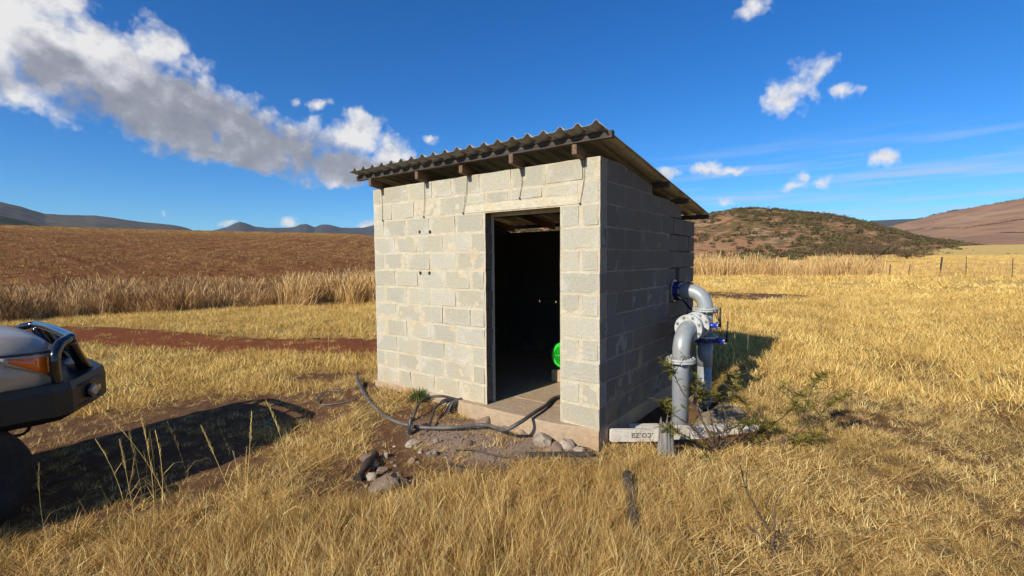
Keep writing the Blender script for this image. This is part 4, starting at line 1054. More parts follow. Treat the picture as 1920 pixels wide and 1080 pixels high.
def stencil(txt, x, z, size, par, mat, bold=.0):
    cu = bpy.data.curves.new('lettering', 'FONT'); cu.body = txt; cu.size = size; cu.align_x = 'CENTER'; cu.align_y = 'CENTER'; cu.extrude = .0008; cu.offset = bold
    cu.materials.append(mat); o = bpy.data.objects.new('lettering', cu); COL.objects.link(o); o.parent = par
    bpy.context.view_layer.update(); lm = bpy.data.meshes.new_from_object(o.evaluated_get(bpy.context.evaluated_depsgraph_get())); bpy.data.objects.remove(o)
    o = link('lettering', lm, None, par); o.location = (x, -.0225, z); o.rotation_euler = (R(90), R(180), 0); return o
stencil('.co.za', L1*.60, -.004, .098, b1, M['ink'], .0004)
M['ink2'] = simple('stencil_ink_faded', (.38, .31, .25), .9, 0, .3, 60)
stencil('www.', L2*.52, -.004, .098, b2, M['ink2'], .0004)

# ------------------------------------------------------------------ stones, stump, logs, boards
def rock_mesh(sx_, sy_, sz_, seed, sub=2):
    bm = bmesh.new(); bmesh.ops.create_icosphere(bm, subdivisions=sub+1, radius=1)
    o = Vector((seed*3.1, seed*1.7, seed*.9))
    for v in bm.verts:
        d = v.co.normalized(); n1 = mn.noise(d*1.1+o); n2 = mn.noise(d*2.7+o); n3 = mn.noise(d*7+o)
        r_ = 1+.40*n1+.30*n2+.13*n3
        p = d*r_
        for ax_ in range(9):     # chip flat faces
            rr = random.Random(seed*10+ax_); nn = Vector((rr.uniform(-1, 1), rr.uniform(-1, 1), rr.uniform(-1, 1))).normalized()
            dd = p.dot(nn)-.58
            if dd > 0: p = p-nn*dd*.85
        v.co = Vector((p.x*sx_, p.y*sy_, p.z*sz_))
    return mesh_of(bm, 'stone')
STONES = [(690, 862, 28, 'flat pale stone at the left top of the stone heap'), (722, 857, 20, 'small pale stone at the top end of the burnt log'), (703, 874, 17, 'dark grey stone beside the burnt log'),
 (716, 885, 24, 'round stone with orange face in the middle of the heap'), (697, 897, 27, 'grey rough stone left of the largest stone'), (723, 897, 16, 'small whitish stone just behind the largest stone'),
 (722, 916, 56, 'largest stone of the heap, long and grey'), (748, 892, 15, 'small grey stone right of the heap centre'), (757, 908, 24, 'brown stone at the right foot of the heap'), (742, 874, 10, None), (769, 904, 10, None), (735, 868, 9, None), (688, 912, 12, None),
 (775, 833, 26, 'pale angular stone just below the cable stub'), (820, 829, 18, 'grey stone under the middle of the hose'), (810, 834, 9, None), (788, 849, 14, 'small stone between the heap and the hose'), (812, 854, 22, 'pinkish stone with dark shadow right of the heap'),
 (772, 867, 18, 'stone alone to the right of the heap'), (784, 868, 9, None), (835, 859, 8, None), (881, 834, 16, 'pale stone at the right under the hose'), (893, 838, 9, None),
 (1016, 832, 50, 'big pale rubble stone at the foot of the doorway slab'), (1043, 846, 36, 'brown rubble stone left of the hut corner'), (1068, 842, 34, 'reddish rubble stone nearest to the hut corner'), (1088, 848, 24, 'small rubble stone directly under the hut corner'),
 (905, 797, 34, 'crusted lump of mortar below the doorway slab'), (945, 806, 26, 'smaller lump of mortar below the doorway slab'), (980, 815, 22, None), (868, 858, 10, None), (740, 838, 8, None)]
for k, (x, y, s_, lab) in enumerate(STONES):
    p = px(x, y); dep = float(np.dot(np.array(p)-CAM, fw)); r_ = s_*.5*dep/F_PX*1.1; rr = random.Random(k)
    o = link('stone', rock_mesh(r_, r_*rr.uniform(.7, 1), r_*rr.uniform(.55, .8), k+1, 1 if s_ < 15 else 2), M['rock'] if k % 3 else M['rock_pink'])
    o.location = p+Vector((0, 0, r_*.2)); o.rotation_euler = (rr.uniform(-.2, .2), rr.uniform(-.2, .2), rr.uniform(0, 6))
    if lab: tag(o, lab, 'stone', 'stones on the bare soil')
    else: tag(o, 'tiny pale stone scattered on the bare soil by the hut', 'stone', 'tiny stones on the bare soil')
for k, (x, y, d, s_, lab) in enumerate([(1348, 788, 4.95, 104, 'large rough earth-covered boulder behind the pipes'), (1312, 742, 5.3, 44, 'pale stone wedged between the two upright pipes'), (1400, 798, 5.2, 50, 'earthy stone right of the big boulder')]):
    c = Vector(wp(x, y, d)); r_ = s_*.5*d/F_PX
    o = link('boulder', rock_mesh(r_, r_*.8, r_*.62, 60+k, 3), M['rubble']); o.location = c+Vector((0, 0, -.02)); tag(o, lab, 'stone')
# weathered stump standing in front of the planks
p = px(1247, 846)
bm = bmesh.new(); n = 22
rings = []
for i, z in enumerate((-.06, .0, .05, .10, .15, .185)):
    rr_ = []
    for k in range(n):
        q = 2*math.pi*k/n; nz = mn.noise(Vector((math.cos(q)*2.2, math.sin(q)*2.2, z*2))); gr = .012*math.sin(q*9+z*4)
        rad = (.062-.10*max(0, z)*(1 if i < 5 else 1.4))*(1+.5*nz)+gr
        zz = z+(mn.noise(Vector((math.cos(q)*3, math.sin(q)*3, 5)))*.13 if i >= 4 else 0)
        rr_.append(bm.verts.new((rad*math.cos(q), rad*.7*math.sin(q), zz)))
    rings.append(rr_)
for A_, B2 in zip(rings[:-1], rings[1:]):
    for k in range(n): bm.faces.new((A_[k], A_[(k+1) % n], B2[(k+1) % n], B2[k]))
tp = bm.verts.new((.0, 0, .09))
for k in range(n): bm.faces.new((rings[-1][k], rings[-1][(k+1) % n], tp))
o = link('stump', mesh_of(bm, 'stump'), M['grey_wood']); o.location = wp(1247, 842, 4.15); tag(o, 'grey weathered splintered stump in front of the pale planks', 'stump')
o.location.z = Hs(o.location.x, o.location.y)+.02; o.scale = (1.1, 1.1, 1.4)
a_ = px(704, 862); b_ = px(670, 904); bm = bmesh.new()
tube_into(bm, smooth_path([a_+Vector((0, 0, .05)), (a_+b_)/2+Vector((.01, 0, .055)), b_+Vector((0, 0, .02))], 6), [.034+.008*math.sin(q*2.3)*(-1)**q for q in range(13)], 9)
tag(link('burnt_log', mesh_of(bm, 'burnt_log'), M['burnt_wood']), 'short burnt dark log leaning across the stone heap', 'log')
a_ = px(1176, 905); b_ = px(1200, 1045); bm = bmesh.new()
tube_into(bm, smooth_path([a_+Vector((0, 0, .06)), (a_+b_)/2+Vector((.0, 0, .04)), b_+Vector((0, 0, -.06))], 6), .040, 10)
tag(link('buried_log', mesh_of(bm, 'buried_log'), M['dark_post']), 'dark grey log half hidden in the foreground grass', 'log')
a_ = px(985, 857); b_ = px(1112, 857)
bm = bmesh.new(); d_ = (b_-a_); L = d_.length; add_box(bm, 0, L, -.022, .022, 0, .03, .003)
o = link('board', mesh_of(bm, 'board'), M['dark_post']); o.location = a_+Vector((0, 0, .01)); o.rotation_euler = (0, 0, math.atan2(d_.y, d_.x)); tag(o, 'thin grey board lying at the grass edge below the hut corner', 'board')
a_ = px(838, 872); b_ = px(905, 882); d_ = b_-a_
bm = bmesh.new(); add_box(bm, 0, d_.length, -.025, .025, 0, .02, .003)
o = link('board', mesh_of(bm, 'board'), M['dark_post']); o.location = a_+Vector((0, 0, -.008)); o.rotation_euler = (0, 0, math.atan2(d_.y, d_.x)); tag(o, 'small grey slat lying on the soil right of the stone heap', 'board')
bm = bmesh.new(); tube_into(bm, smooth_path([gp(850, 848, .02), gp(885, 849, .03), gp(925, 857, .02), gp(955, 862, .02)], 6), .007, 6)
tag(link('dry_branch', mesh_of(bm, 'dry_branch'), M['wire']), 'thin dark stick curving over the soil below the hose', 'stick')
# ------------------------------------------------------------------ plants
def blades(n, h0, h1, spread, wdt, lean0, lean1, curve, segs=3, seed=0, head=0., zoff=-.01):
    g = np.random.default_rng(seed); V = []; Fc = []; rnd = []; hg = []
    for i in range(n):
        a = g.uniform(0, 2*math.pi); rr_ = spread*math.sqrt(g.uniform()); bx, by = rr_*math.cos(a), rr_*math.sin(a)
        L = g.uniform(h0, h1); ph = g.uniform(0, 2*math.pi); th = math.radians(g.uniform(lean0, lean1)); cv = math.radians(g.uniform(.3, 1)*curve)
        wv = g.uniform(0, math.pi); wx, wy = math.cos(wv), math.sin(wv); w0 = wdt*g.uniform(.7, 1.3)
        p = np.array([bx, by, zoff]); r_ = g.uniform(); base = len(V)
        for s in range(segs+1):
            t = s/segs; w_ = w0*(1-t*.85)
            if head and t > .6: w_ = w0*head*(1.1-abs(t-.8)*3)
            V.append((p[0]-wx*w_/2, p[1]-wy*w_/2, max(p[2], -.01))); V.append((p[0]+wx*w_/2, p[1]+wy*w_/2, max(p[2], -.01)))
            rnd += [r_, r_]; hg += [t, t]
            an = th+cv*t; p = p+np.array([math.sin(an)*math.cos(ph), math.sin(an)*math.sin(ph), math.cos(an)])*L/segs
            if p[2] < .004: p[2] = .004+g.uniform(0, .01)
        for s in range(segs): Fc.append((base+2*s, base+2*s+1, base+2*s+3, base+2*s+2))
    return np.array(V), np.array(Fc), rnd, hg
PROTO = {}
def proto(coll, name, data, mat):
    V, Fc, rnd, hg = data
    me = np_mesh(name, V, Fc); fattr(me, 'rnd', rnd); fattr(me, 'hgt', hg); me.materials.append(mat)
    o = bpy.data.objects.new(name, me)
    if coll not in PROTO: PROTO[coll] = bpy.data.collections.new(coll)
    PROTO[coll].objects.link(o)
for k in range(4): proto('c_up', f'upright{k}', blades(46, .12, .34, .085, .0056, 0, 28, 40, 3, 100+k), M['straw'])
for k in range(2): proto('c_up', f'upright{k+4}', blades(40, .18, .46, .06, .0050, 0, 22, 50, 4, 110+k), M['straw'])
for k in range(4): proto('c_mat', f'mat{k}', blades(44, .07, .24, .11, .0058, 40, 88, 40, 3, 120+k), M['straw'])
for k in range(2): proto('c_mat', f'mat{k+4}', blades(46, .04, .13, .10, .0056, 0, 60, 40, 2, 130+k), M['straw'])
for k in range(4): proto('c_mown', f'mown{k}', blades(60, .05, .16, .20, .0085, 10, 70, 40, 2, 140+k), M['straw_far'])
for k in range(4): proto('c_far', f'far{k}', blades(50, .06, .22, .55, .028, 10, 70, 30, 1, 150+k), M['straw_far'])
for k in range(5): proto('c_tall', f'tall{k}', blades(40, .45, 1.5, .34, .019, 0, 28, 36, 4, 160+k, 1.3), M['thatch'])
for k in range(5): proto('c_gold', f'gold{k}', blades(40, .8, 2.0, .55, .030, 0, 20, 30, 3, 170+k, 1.3), M['thatch_gold'])
for k in range(4): proto('c_fw', f'fieldweed{k}', blades(60, .08, .34, .45, .034, 10, 60, 40, 2, 190+k), M['field_weed'])
for k in range(4): proto('c_stub', f'stub{k}', blades(12, .08, .42, .25, .020, 5, 70, 30, 2, 180+k), M['straw_far'])
def seed_stalk(seed, h):
    g = np.random.default_rng(seed); V = []; Fc = []; rn = []; hg = []
    def strip(pts, w0, w1, r_):
        b = len(V); n = len(pts)
        for i, p in enumerate(pts):
            w_ = w0+(w1-w0)*i/(n-1); V.append((p[0]-w_/2, p[1]-.3*w_, p[2])); V.append((p[0]+w_/2, p[1]+.3*w_, p[2])); rn.extend([r_, r_]); hg.extend([i/n]*2)
        for i in range(n-1): Fc.append((b+2*i, b+2*i+1, b+2*i+3, b+2*i+2))
    le = g.uniform(.03, .22); ph = g.uniform(0, 6.28); P = []
    for i in range(9):
        t = i/8; P.append(np.array([math.cos(ph)*le*t*t*h, math.sin(ph)*le*t*t*h, t*h]))
    strip(P, .0028, .0018, .9)
    for j in range(22):        # feathery seed head
        t = .68+.32*j/22; p = P[0]*0+np.array([math.cos(ph)*le*t*t*h, math.sin(ph)*le*t*t*h, t*h]); q = g.uniform(0, 6.28); L = (.035*(1-t)+.012)*1.9*h
        e = p+np.array([math.cos(q)*L*.35, math.sin(q)*L*.35, L]); strip([p, (p+e)/2+np.array([math.cos(q), math.sin(q), 0])*.003, e], .0022, .0012, g.uniform(.5, 1))
    for j in range(3):
        t = g.uniform(.1, .45); p = np.array([math.cos(ph)*le*t*t*h, math.sin(ph)*le*t*t*h, t*h]); q = g.uniform(0, 6.28)
        strip([p, p+np.array([math.cos(q)*.08, math.sin(q)*.08, .10]), p+np.array([math.cos(q)*.2, math.sin(q)*.2, .11])], .004, .001, .6)
    return np.array(V), np.array(Fc), rn, hg
for k in range(6): proto('c_seed', f'seed{k}', seed_stalk(200+k, .75+.06*k), M['straw_far'])

def scatter(name, coll, P, rot, scl, seed=0):
    me = bpy.data.meshes.new(name); n = len(P)
    me.vertices.add(n); me.vertices.foreach_set('co', np.asarray(P, np.float32).ravel())
    a = me.attributes.new('rot', 'FLOAT_VECTOR', 'POINT'); a.data.foreach_set('vector', np.asarray(rot, np.float32).ravel())
    fattr(me, 'scl', scl)
    k = len(PROTO[coll].objects); a = me.attributes.new('idx', 'INT', 'POINT'); a.data.foreach_set('value', np.random.default_rng(seed).integers(0, k, n).astype(np.int32))
    o = link(name, me)
    ng = bpy.data.node_groups.new('scatter_'+name, 'GeometryNodeTree'); ng.interface.new_socket('Geometry', in_out='INPUT', socket_type='NodeSocketGeometry'); ng.interface.new_socket('Geometry', in_out='OUTPUT', socket_type='NodeSocketGeometry')
    N = ng.nodes; Lk = ng.links; gi = N.new('NodeGroupInput'); go = N.new('NodeGroupOutput'); ip = N.new('GeometryNodeInstanceOnPoints')
    ci = N.new('GeometryNodeCollectionInfo'); ci.inputs[0].default_value = PROTO[coll]; ci.inputs[1].default_value = True; ci.inputs[2].default_value = True
    def na(nm, ty):
        q = N.new('GeometryNodeInputNamedAttribute'); q.data_type = ty; q.inputs[0].default_value = nm; return q.outputs[0]
    Lk.new(gi.outputs[0], ip.inputs['Points']); Lk.new(ci.outputs[0], ip.inputs['Instance']); ip.inputs['Pick Instance'].default_value = True
    Lk.new(na('idx', 'INT'), ip.inputs['Instance Index']); Lk.new(na('rot', 'FLOAT_VECTOR'), ip.inputs['Rotation']); Lk.new(na('scl', 'FLOAT'), ip.inputs['Scale'])
    Lk.new(ip.outputs[0], go.inputs[0])
    md = o.modifiers.new('scatter', 'NODES'); md.node_group = ng
    return tag(o, kind='stuff')
def polar_pts(n, a0, a1, r0, r1, power=2., seed=0):
    g = np.random.default_rng(seed); a = np.radians(g.uniform(a0, a1, n)); u = g.uniform(0, 1, n)
    r_ = (r0**power+(r1**power-r0**power)*u)**(1/power)
    return CAM[0]+r_*np.sin(a), CAM[1]+r_*np.cos(a), r_, g
def footprint(x, y): return (x > -3.16) & (x < .01) & (y > -.06) & (y < 2.84)
def place(name, coll, x, y, g, s0, s1, tilt=.12, sz=None, mulz=None):
    z = H(x, y); n = len(x); rot = np.stack([g.normal(0, tilt, n), g.normal(0, tilt, n), g.uniform(0, 6.283, n)], -1)
    s = g.uniform(s0, s1, n)
    if mulz is not None: s = s*mulz
    return scatter(name, coll, np.stack([x, y, z-.004], -1), rot, s, 5)
def lush(x, y):      # 1 where the grass stands tall, 0 where it lies flat
    f = sst(.40, .58, fbm(x*.7+3, y*.7, 4, 55))
    front = sst(.6, -.6, y+.0*x)*sst(1.9, .9, x)+sst(-.2, -1.2, y)*.5
    nearhouse = np.exp(-((ell(x, y, 1.5, 2.6, 1.0, 1.5, 0))**2))*1.2+np.exp(-(ell(x, y, -4.2, .1, .9, .6, 0))**2)*.6
    soil = sst(.0, .25, bare(x, y))
    return np.clip(front*(.45+.75*f)+nearhouse+.12*f, 0, 1)*(1-soil)
def thin_soil(x, y, g, k=1.): return g.uniform(0, 1, len(x)) > np.clip(bare(x, y)*k*1.08, 0, 1)**.8
# a) near grass, upright tufts
x, y, r_, g = polar_pts(13000, -105, 40, .7, 6.5, 1.35, 1)
lu = lush(x, y); k = (g.uniform(0, 1, len(x)) < lu) & ~footprint(x, y) & thin_soil(x, y, g, 1.1); x, y, lu = x[k], y[k], lu[k]
edge = sst(0, .35, bare(x+.0, y+.12)+bare(x, y-.12)+bare(x+.12, y)*.5); fr_ = sst(-.3, -2.2, y)
place('tall_straw_grass', 'c_up', x, y, g, .5, 1.05, .20, mulz=(.32+.36*lu)*(.70+.35*fr_)*(1-.35*edge))
# b) flat mats
x, y, r_, g = polar_pts(24000, -105, 40, .7, 8.5, 1.35, 2)
k = (g.uniform(0, 1, len(x)) < 1-.35*lush(x, y)) & ~footprint(x, y) & thin_soil(x, y, g); x, y = x[k], y[k]
place('matted_grass', 'c_mat', x, y, g, .55, 1.15, .12, mulz=1-.25*sst(.8, 2.2, x))
x, y, r_, g = polar_pts(2500, 40, 255, .7, 5, 1.5, 3); k = ~footprint(x, y) & (bare(x, y) < .5); place('short_grass', 'c_mat', x[k], y[k], g, .8, 1.4)
# thin straw on the bare soil
x, y, r_, g = polar_pts(13000, -95, 20, 1.5, 9, 1.6, 4); b_ = bare(x, y); k = (b_ > .35) & (g.uniform(0, 1, len(x)) < .34*(1.2-b_)*3) & ~footprint(x, y) & (masks(x, y)[0] < .5)
place('loose_straw', 'c_mat', x[k], y[k], g, .35, .75, .1)
# c) middle distance, mown
x, y, r_, g = polar_pts(19000, -98, 22, 7.0, 26, 1.5, 6); k = ~footprint(x, y) & thin_soil(x, y, g) & (r_ < np.where(np.degrees(np.arctan2(x-CAM[0], y-CAM[1])) < -44, 24, 99))
place('mown_grass', 'c_mown', x[k], y[k], g, .7, 1.35)
# d) far grass on the right
x, y, r_, g = polar_pts(13000, -40, 24, 22, 120, 1.5, 7); k = ~footprint(x, y) & (masks(x, y)[4] < .5); place('distant_grass', 'c_far', x[k], y[k], g, .6, 1.3, .1)
x, y, r_, g = polar_pts(9000, -98, -25, 6, 24, 1.5, 61); rd_ = masks(x, y)[0]; k = (rd_ > .3) & (g.uniform(0, 1, len(x)) < .10+.45*(fbm(x*1.2, y*1.2, 3, 62) > .56)) & ~footprint(x, y); place('track_grass', 'c_mown', x[k], y[k], g, .3, .7)
# e) tall band on the left in front of the ploughed field
x, y, r_, g = polar_pts(8200, -100, -42, 20.5, 32, 1.6, 8); az_ = np.degrees(np.arctan2(x-CAM[0], y-CAM[1]))
near = 22.2+.8*np.sin((az_+60)*.09)+1.6*(fbm(az_*.25, az_*0, 3, 5)-.5); k = (r_ > near) & (r_ < near+6.5*(.5+fbm(x*.3, y*.3, 3, 99)))
x, y, az_ = x[k], y[k], az_[k]; place('tall_dry_grass', 'c_tall', x, y, g, .55, 1.0, .12, mulz=.80+.28*sst(-62, -52, az_)+.95*(fbm(x*.45, y*.45, 4, 9)-.5))
x, y, r_, g = polar_pts(420, -62, -50, 21, 27, 1.5, 28); k = fbm(x*.4, y*.4, 3, 29) > .48; place('tall_golden_grass', 'c_gold', x[k], y[k], g, .45, .75, .12)
x, y, r_, g = polar_pts(16000, -98, -42, 27, 150, 1.45, 11); k = fbm(x*.22, y*.5, 4, 66) > .40; place('field_weeds', 'c_fw', x[k], y[k], g, .3, .9, .15)
# e2) tall gold grass at the far side of the right-hand field
x, y, r_, g = polar_pts(1500, -32, 5, 38, 52, 1.5, 9); az_ = np.degrees(np.arctan2(x-CAM[0], y-CAM[1])); f_ = fbm(x*.16, y*.16, 3, 15); lim = sst(3, -3, az_)
k = (f_*.9+.35*lim > .60+.12*g.uniform(0, 1, len(x))) & (az_ < 1.5); place('tall_golden_grass', 'c_gold', x[k], y[k], g, .45, .95, .12, mulz=np.clip(-.1+1.9*(f_[k]-.0), .3, 1.3)*.85)
x, y, r_, g = polar_pts(700, -14, 20, 39, 80, 1.5, 19); k = fbm(x*.12, y*.12, 3, 25) > .52; place('rank_grass', 'c_gold', x[k], y[k], g, .18, .34, .15)
# f) stubble on the ploughed field
x, y, r_, g = polar_pts(15000, -98, -42, 25.5, 135, 1.5, 10); uu = (x*math.sin(R(38))+y*math.cos(R(38)))/3.1+.5*fbm(x*.1, y*.1, 2, 4); k = ((uu % 1) < .30+.35*(fbm(x*.08, y*.08, 3, 65)-.35)); place('maize_stubble', 'c_stub', x[k], y[k], g, .25, .85, .2)
# g) seed stalks in the foreground
SP = []
for (bx, by, n_, sp_) in ((262, 985, 6, .13), (300, 960, 4, .12), (446, 960, 3, .07), (405, 1000, 3, .2), (150, 1000, 2, .2), (540, 1010, 3, .3), (1060, 1050, 3, .3), (1400, 740, 5, .25), (1370, 690, 4, .2), (330, 640, 5, .6), (640, 690, 4, .25), (590, 650, 4, .4)):
    c = px(bx, by)
    for _ in range(n_): SP.append((c.x+random.gauss(0, sp_), c.y+random.gauss(0, sp_)))
SP = np.array(SP); g = np.random.default_rng(77); k = ~footprint(SP[:, 0], SP[:, 1]); SP = SP[k]
place('seed_stalks', 'c_seed', SP[:, 0], SP[:, 1], g, .58, .86, .13)
# gravel and crumbs
for k in range(5):
    me = rock_mesh(1, .8, .6, 80+k, 0); me.materials.append(M['rock'] if k % 2 else M['rock_pink']); o = bpy.data.objects.new(f'pebble{k}', me)
    PROTO.setdefault('c_peb', bpy.data.collections.new('c_peb')).objects.link(o)
g = np.random.default_rng(31); n = 16000; x = g.uniform(-3.4, .5, n); y = g.uniform(-2.4, .3, n); mk = masks(x, y)
pr = np.clip(.20*mk[1]+.85*mk[6]+.05*mk[2], 0, 1); k = (g.uniform(0, 1, n) < pr) & ~footprint(x, y); x, y = x[k], y[k]; n = len(x)
scatter('gravel', 'c_peb', np.stack([x, y, H(x, y)+.001], -1), g.uniform(0, 6, (n, 3)), .0035+.019*g.uniform(0, 1, n)**3.0, 3)

# leaf clouds for bushes
def crown_data(n, seed, leaf=.06, flat=.75, gaps=.45):
    g = np.random.default_rng(seed); V = []; Fc = []; rn = []; hg = []
    lob = [(g.normal(0, .42), g.normal(0, .42), g.uniform(.25, .75)*flat, g.uniform(.25, .45)) for _ in range(9)]
    i = 0
    while i < n:
        lx, ly, lz, lr = lob[g.integers(0, len(lob))]; d = g.normal(0, 1, 3); d /= np.linalg.norm(d); rr_ = lr*g.uniform(.55, 1.05)
        p = np.array([lx, ly, lz])+d*rr_*np.array([1, 1, flat])
        if p[2] < .02: continue
        u = g.normal(0, 1, 3); u /= np.linalg.norm(u); v_ = np.cross(u, g.normal(0, 1, 3)); v_ /= np.linalg.norm(v_)+1e-6; s = leaf*g.uniform(.5, 1.3); b = len(V)
        for q in ((-1, -.5), (1, -.5), (.6, .6), (-.6, .6)): V.append(tuple(p+u*s*q[0]+v_*s*q[1]))
        r1 = g.uniform(); rn += [r1]*4; hg += [p[2]]*4; Fc.append((b, b+1, b+2, b+3)); i += 1
    return np.array(V), np.array(Fc), rn, hg
for k in range(4): proto('c_bush', f'bush{k}', crown_data(150, 300+k, .10, .6), M['leaf_bush'])
for k in range(2): proto('c_bush', f'bush{k+4}', crown_data(110, 310+k, .10, .6), M['leaf_brown'])
g = np.random.default_rng(41); n = 9000; A = g.uniform(-44, 14, n); T = g.uniform(0, 1.0, n)**.8; X_, Y_, Z_ = HILL.pt(A, T)
f_ = fbm(X_*.018, Y_*.018, 4, 71); k = g.uniform(0, 1, n) < np.clip((f_-.40)*2.6, .14, .7); X_, Y_, Z_, T = X_[k], Y_[k], Z_[k], T[k]; n = len(X_)
scatter('hillside_scrub', 'c_bush', np.stack([X_, Y_, Z_-.1], -1), np.stack([g.normal(0, .1, n), g.normal(0, .1, n), g.uniform(0, 6, n)], -1), g.uniform(.7, 1.9, n)*(1+.4*T), 2)
# dense dark scrub along the foot of the hill
n = 1500; A = g.uniform(-14, 13, n); rr_ = g.uniform(100, 150, n); X_ = CAM[0]+rr_*np.sin(np.radians(A)); Y_ = CAM[1]+rr_*np.cos(np.radians(A)); k = (fbm(X_*.03, Y_*.03, 3, 88) > .47+.13*sst(0, 10, A)) & (rr_ > 112+10*sst(-6, 4, A)); X_, Y_ = X_[k], Y_[k]; n = len(X_)
scatter('valley_scrub', 'c_bush', np.stack([X_, Y_, H(X_, Y_)-.1], -1), np.stack([g.normal(0, .1, n), g.normal(0, .1, n), g.uniform(0, 6, n)], -1), g.uniform(.9, 2.6, n), 2)
# tree line on the brown mountain's crest and the hedges below
pp = []
for q in range(90):
    xx = random.uniform(1690, 1935); A_ = azel(xx, 400)[0]; x3, y3, z3 = MTN.pt(np.array([A_]), np.array([.985])); pp.append((x3[0], y3[0], z3[0]-1, random.uniform(2.5, 6.5)*(1.2 if xx < 1800 else .8)))
for (xa, ya, xb, yb, nn) in ((1690, 434, 1740, 429, 16), (1750, 428, 1802, 428, 18), (1808, 428, 1930, 410, 60), (1875, 437, 1930, 436, 24), (1660, 437, 1700, 433, 10)):
    for q in range(nn):
        t = q/nn+random.uniform(-.01, .01); h_ = MTN.hit(xa+(xb-xa)*t, ya+(yb-ya)*t); pp.append((h_.x, h_.y, h_.z-1, random.uniform(2.2, 3.6)))
pp = np.array(pp); n = len(pp); scatter('distant_tree_line', 'c_bush', pp[:, :3], np.stack([np.zeros(n), np.zeros(n), g.uniform(0, 6, n)], -1), pp[:, 3], 2)
# individual bushes and trees beyond the field
def bush_thing(name, cat, label, loc, size, flat, mat, seed, n=700, leaf=.05, trunk=True):
    r0 = empty(name, loc, random.uniform(0, 6), label, cat)
    V, Fc, rn, hg = crown_data(n, seed, leaf, flat); me = np_mesh('crown', V*size, Fc); fattr(me, 'rnd', rn); fattr(me, 'hgt', hg); link('crown', me, mat, r0)
    bm = bmesh.new(); rr = random.Random(seed); tube_into(bm, [(0, 0, -.3), (0, 0, size*.2), (size*.05, 0, size*.45)], [size*.05, size*.04, size*.02], 7)
    for q in range(7):
        a = rr.uniform(0, 6.28); l_ = rr.uniform(.3, .65)*size; tube_into(bm, [(0, 0, size*.12), (math.cos(a)*l_*.5, math.sin(a)*l_*.5, size*.28*flat/.6), (math.cos(a)*l_, math.sin(a)*l_, size*rr.uniform(.4, .6)*flat/.6)], [size*.025, size*.016, size*.006], 5)
    link('trunk', mesh_of(bm, 'trunk'), M['bark'], r0); return r0
def far_at(xp, yp, r_):
    a, e = azel(xp, yp); X0, Y0 = CAM[0]+r_*math.sin(R(a)), CAM[1]+r_*math.cos(R(a)); return (X0, Y0, Hs(X0, Y0)-.1)
bush_thing('bush', 'bush', 'big dark green bush at the foot of the hill beyond the tall grass', far_at(1402, 480, 70), 3.0, .55, M['leaf_bush'], 401, 1400, .045)
bush_thing('bush', 'bush', 'olive bush close to the hut wall corner beyond the field', far_at(1312, 490, 60), 1.5, .8, M['leaf_bush'], 402)
bush_thing('bush', 'bush', 'small dark bush just right of the big dark bush', far_at(1450, 482, 80), 1.9, .5, M['leaf_bush'], 403)
bush_thing('bush', 'bush', 'dark spreading bush left of the brown leafless tree', far_at(1490, 482, 95), 2.2, .5, M['leaf_bush'], 404)
bush_thing('tree', 'tree', 'brown leafless tree in front of the hill with rounded crown', far_at(1640, 484, 80), 4.6, .85, M['leaf_brown'], 405, 6000, .011)
bush_thing('tree', 'tree', 'brown thin tree at the hill foot behind the golden grass', far_at(1570, 484, 95), 4.0, .7, M['leaf_brown'], 406, 3500, .014)
bush_thing('bush', 'bush', 'low dark bush right of the brown leafless tree', far_at(1700, 482, 100), 3.0, .45, M['leaf_brown'], 407, 3000, .018)
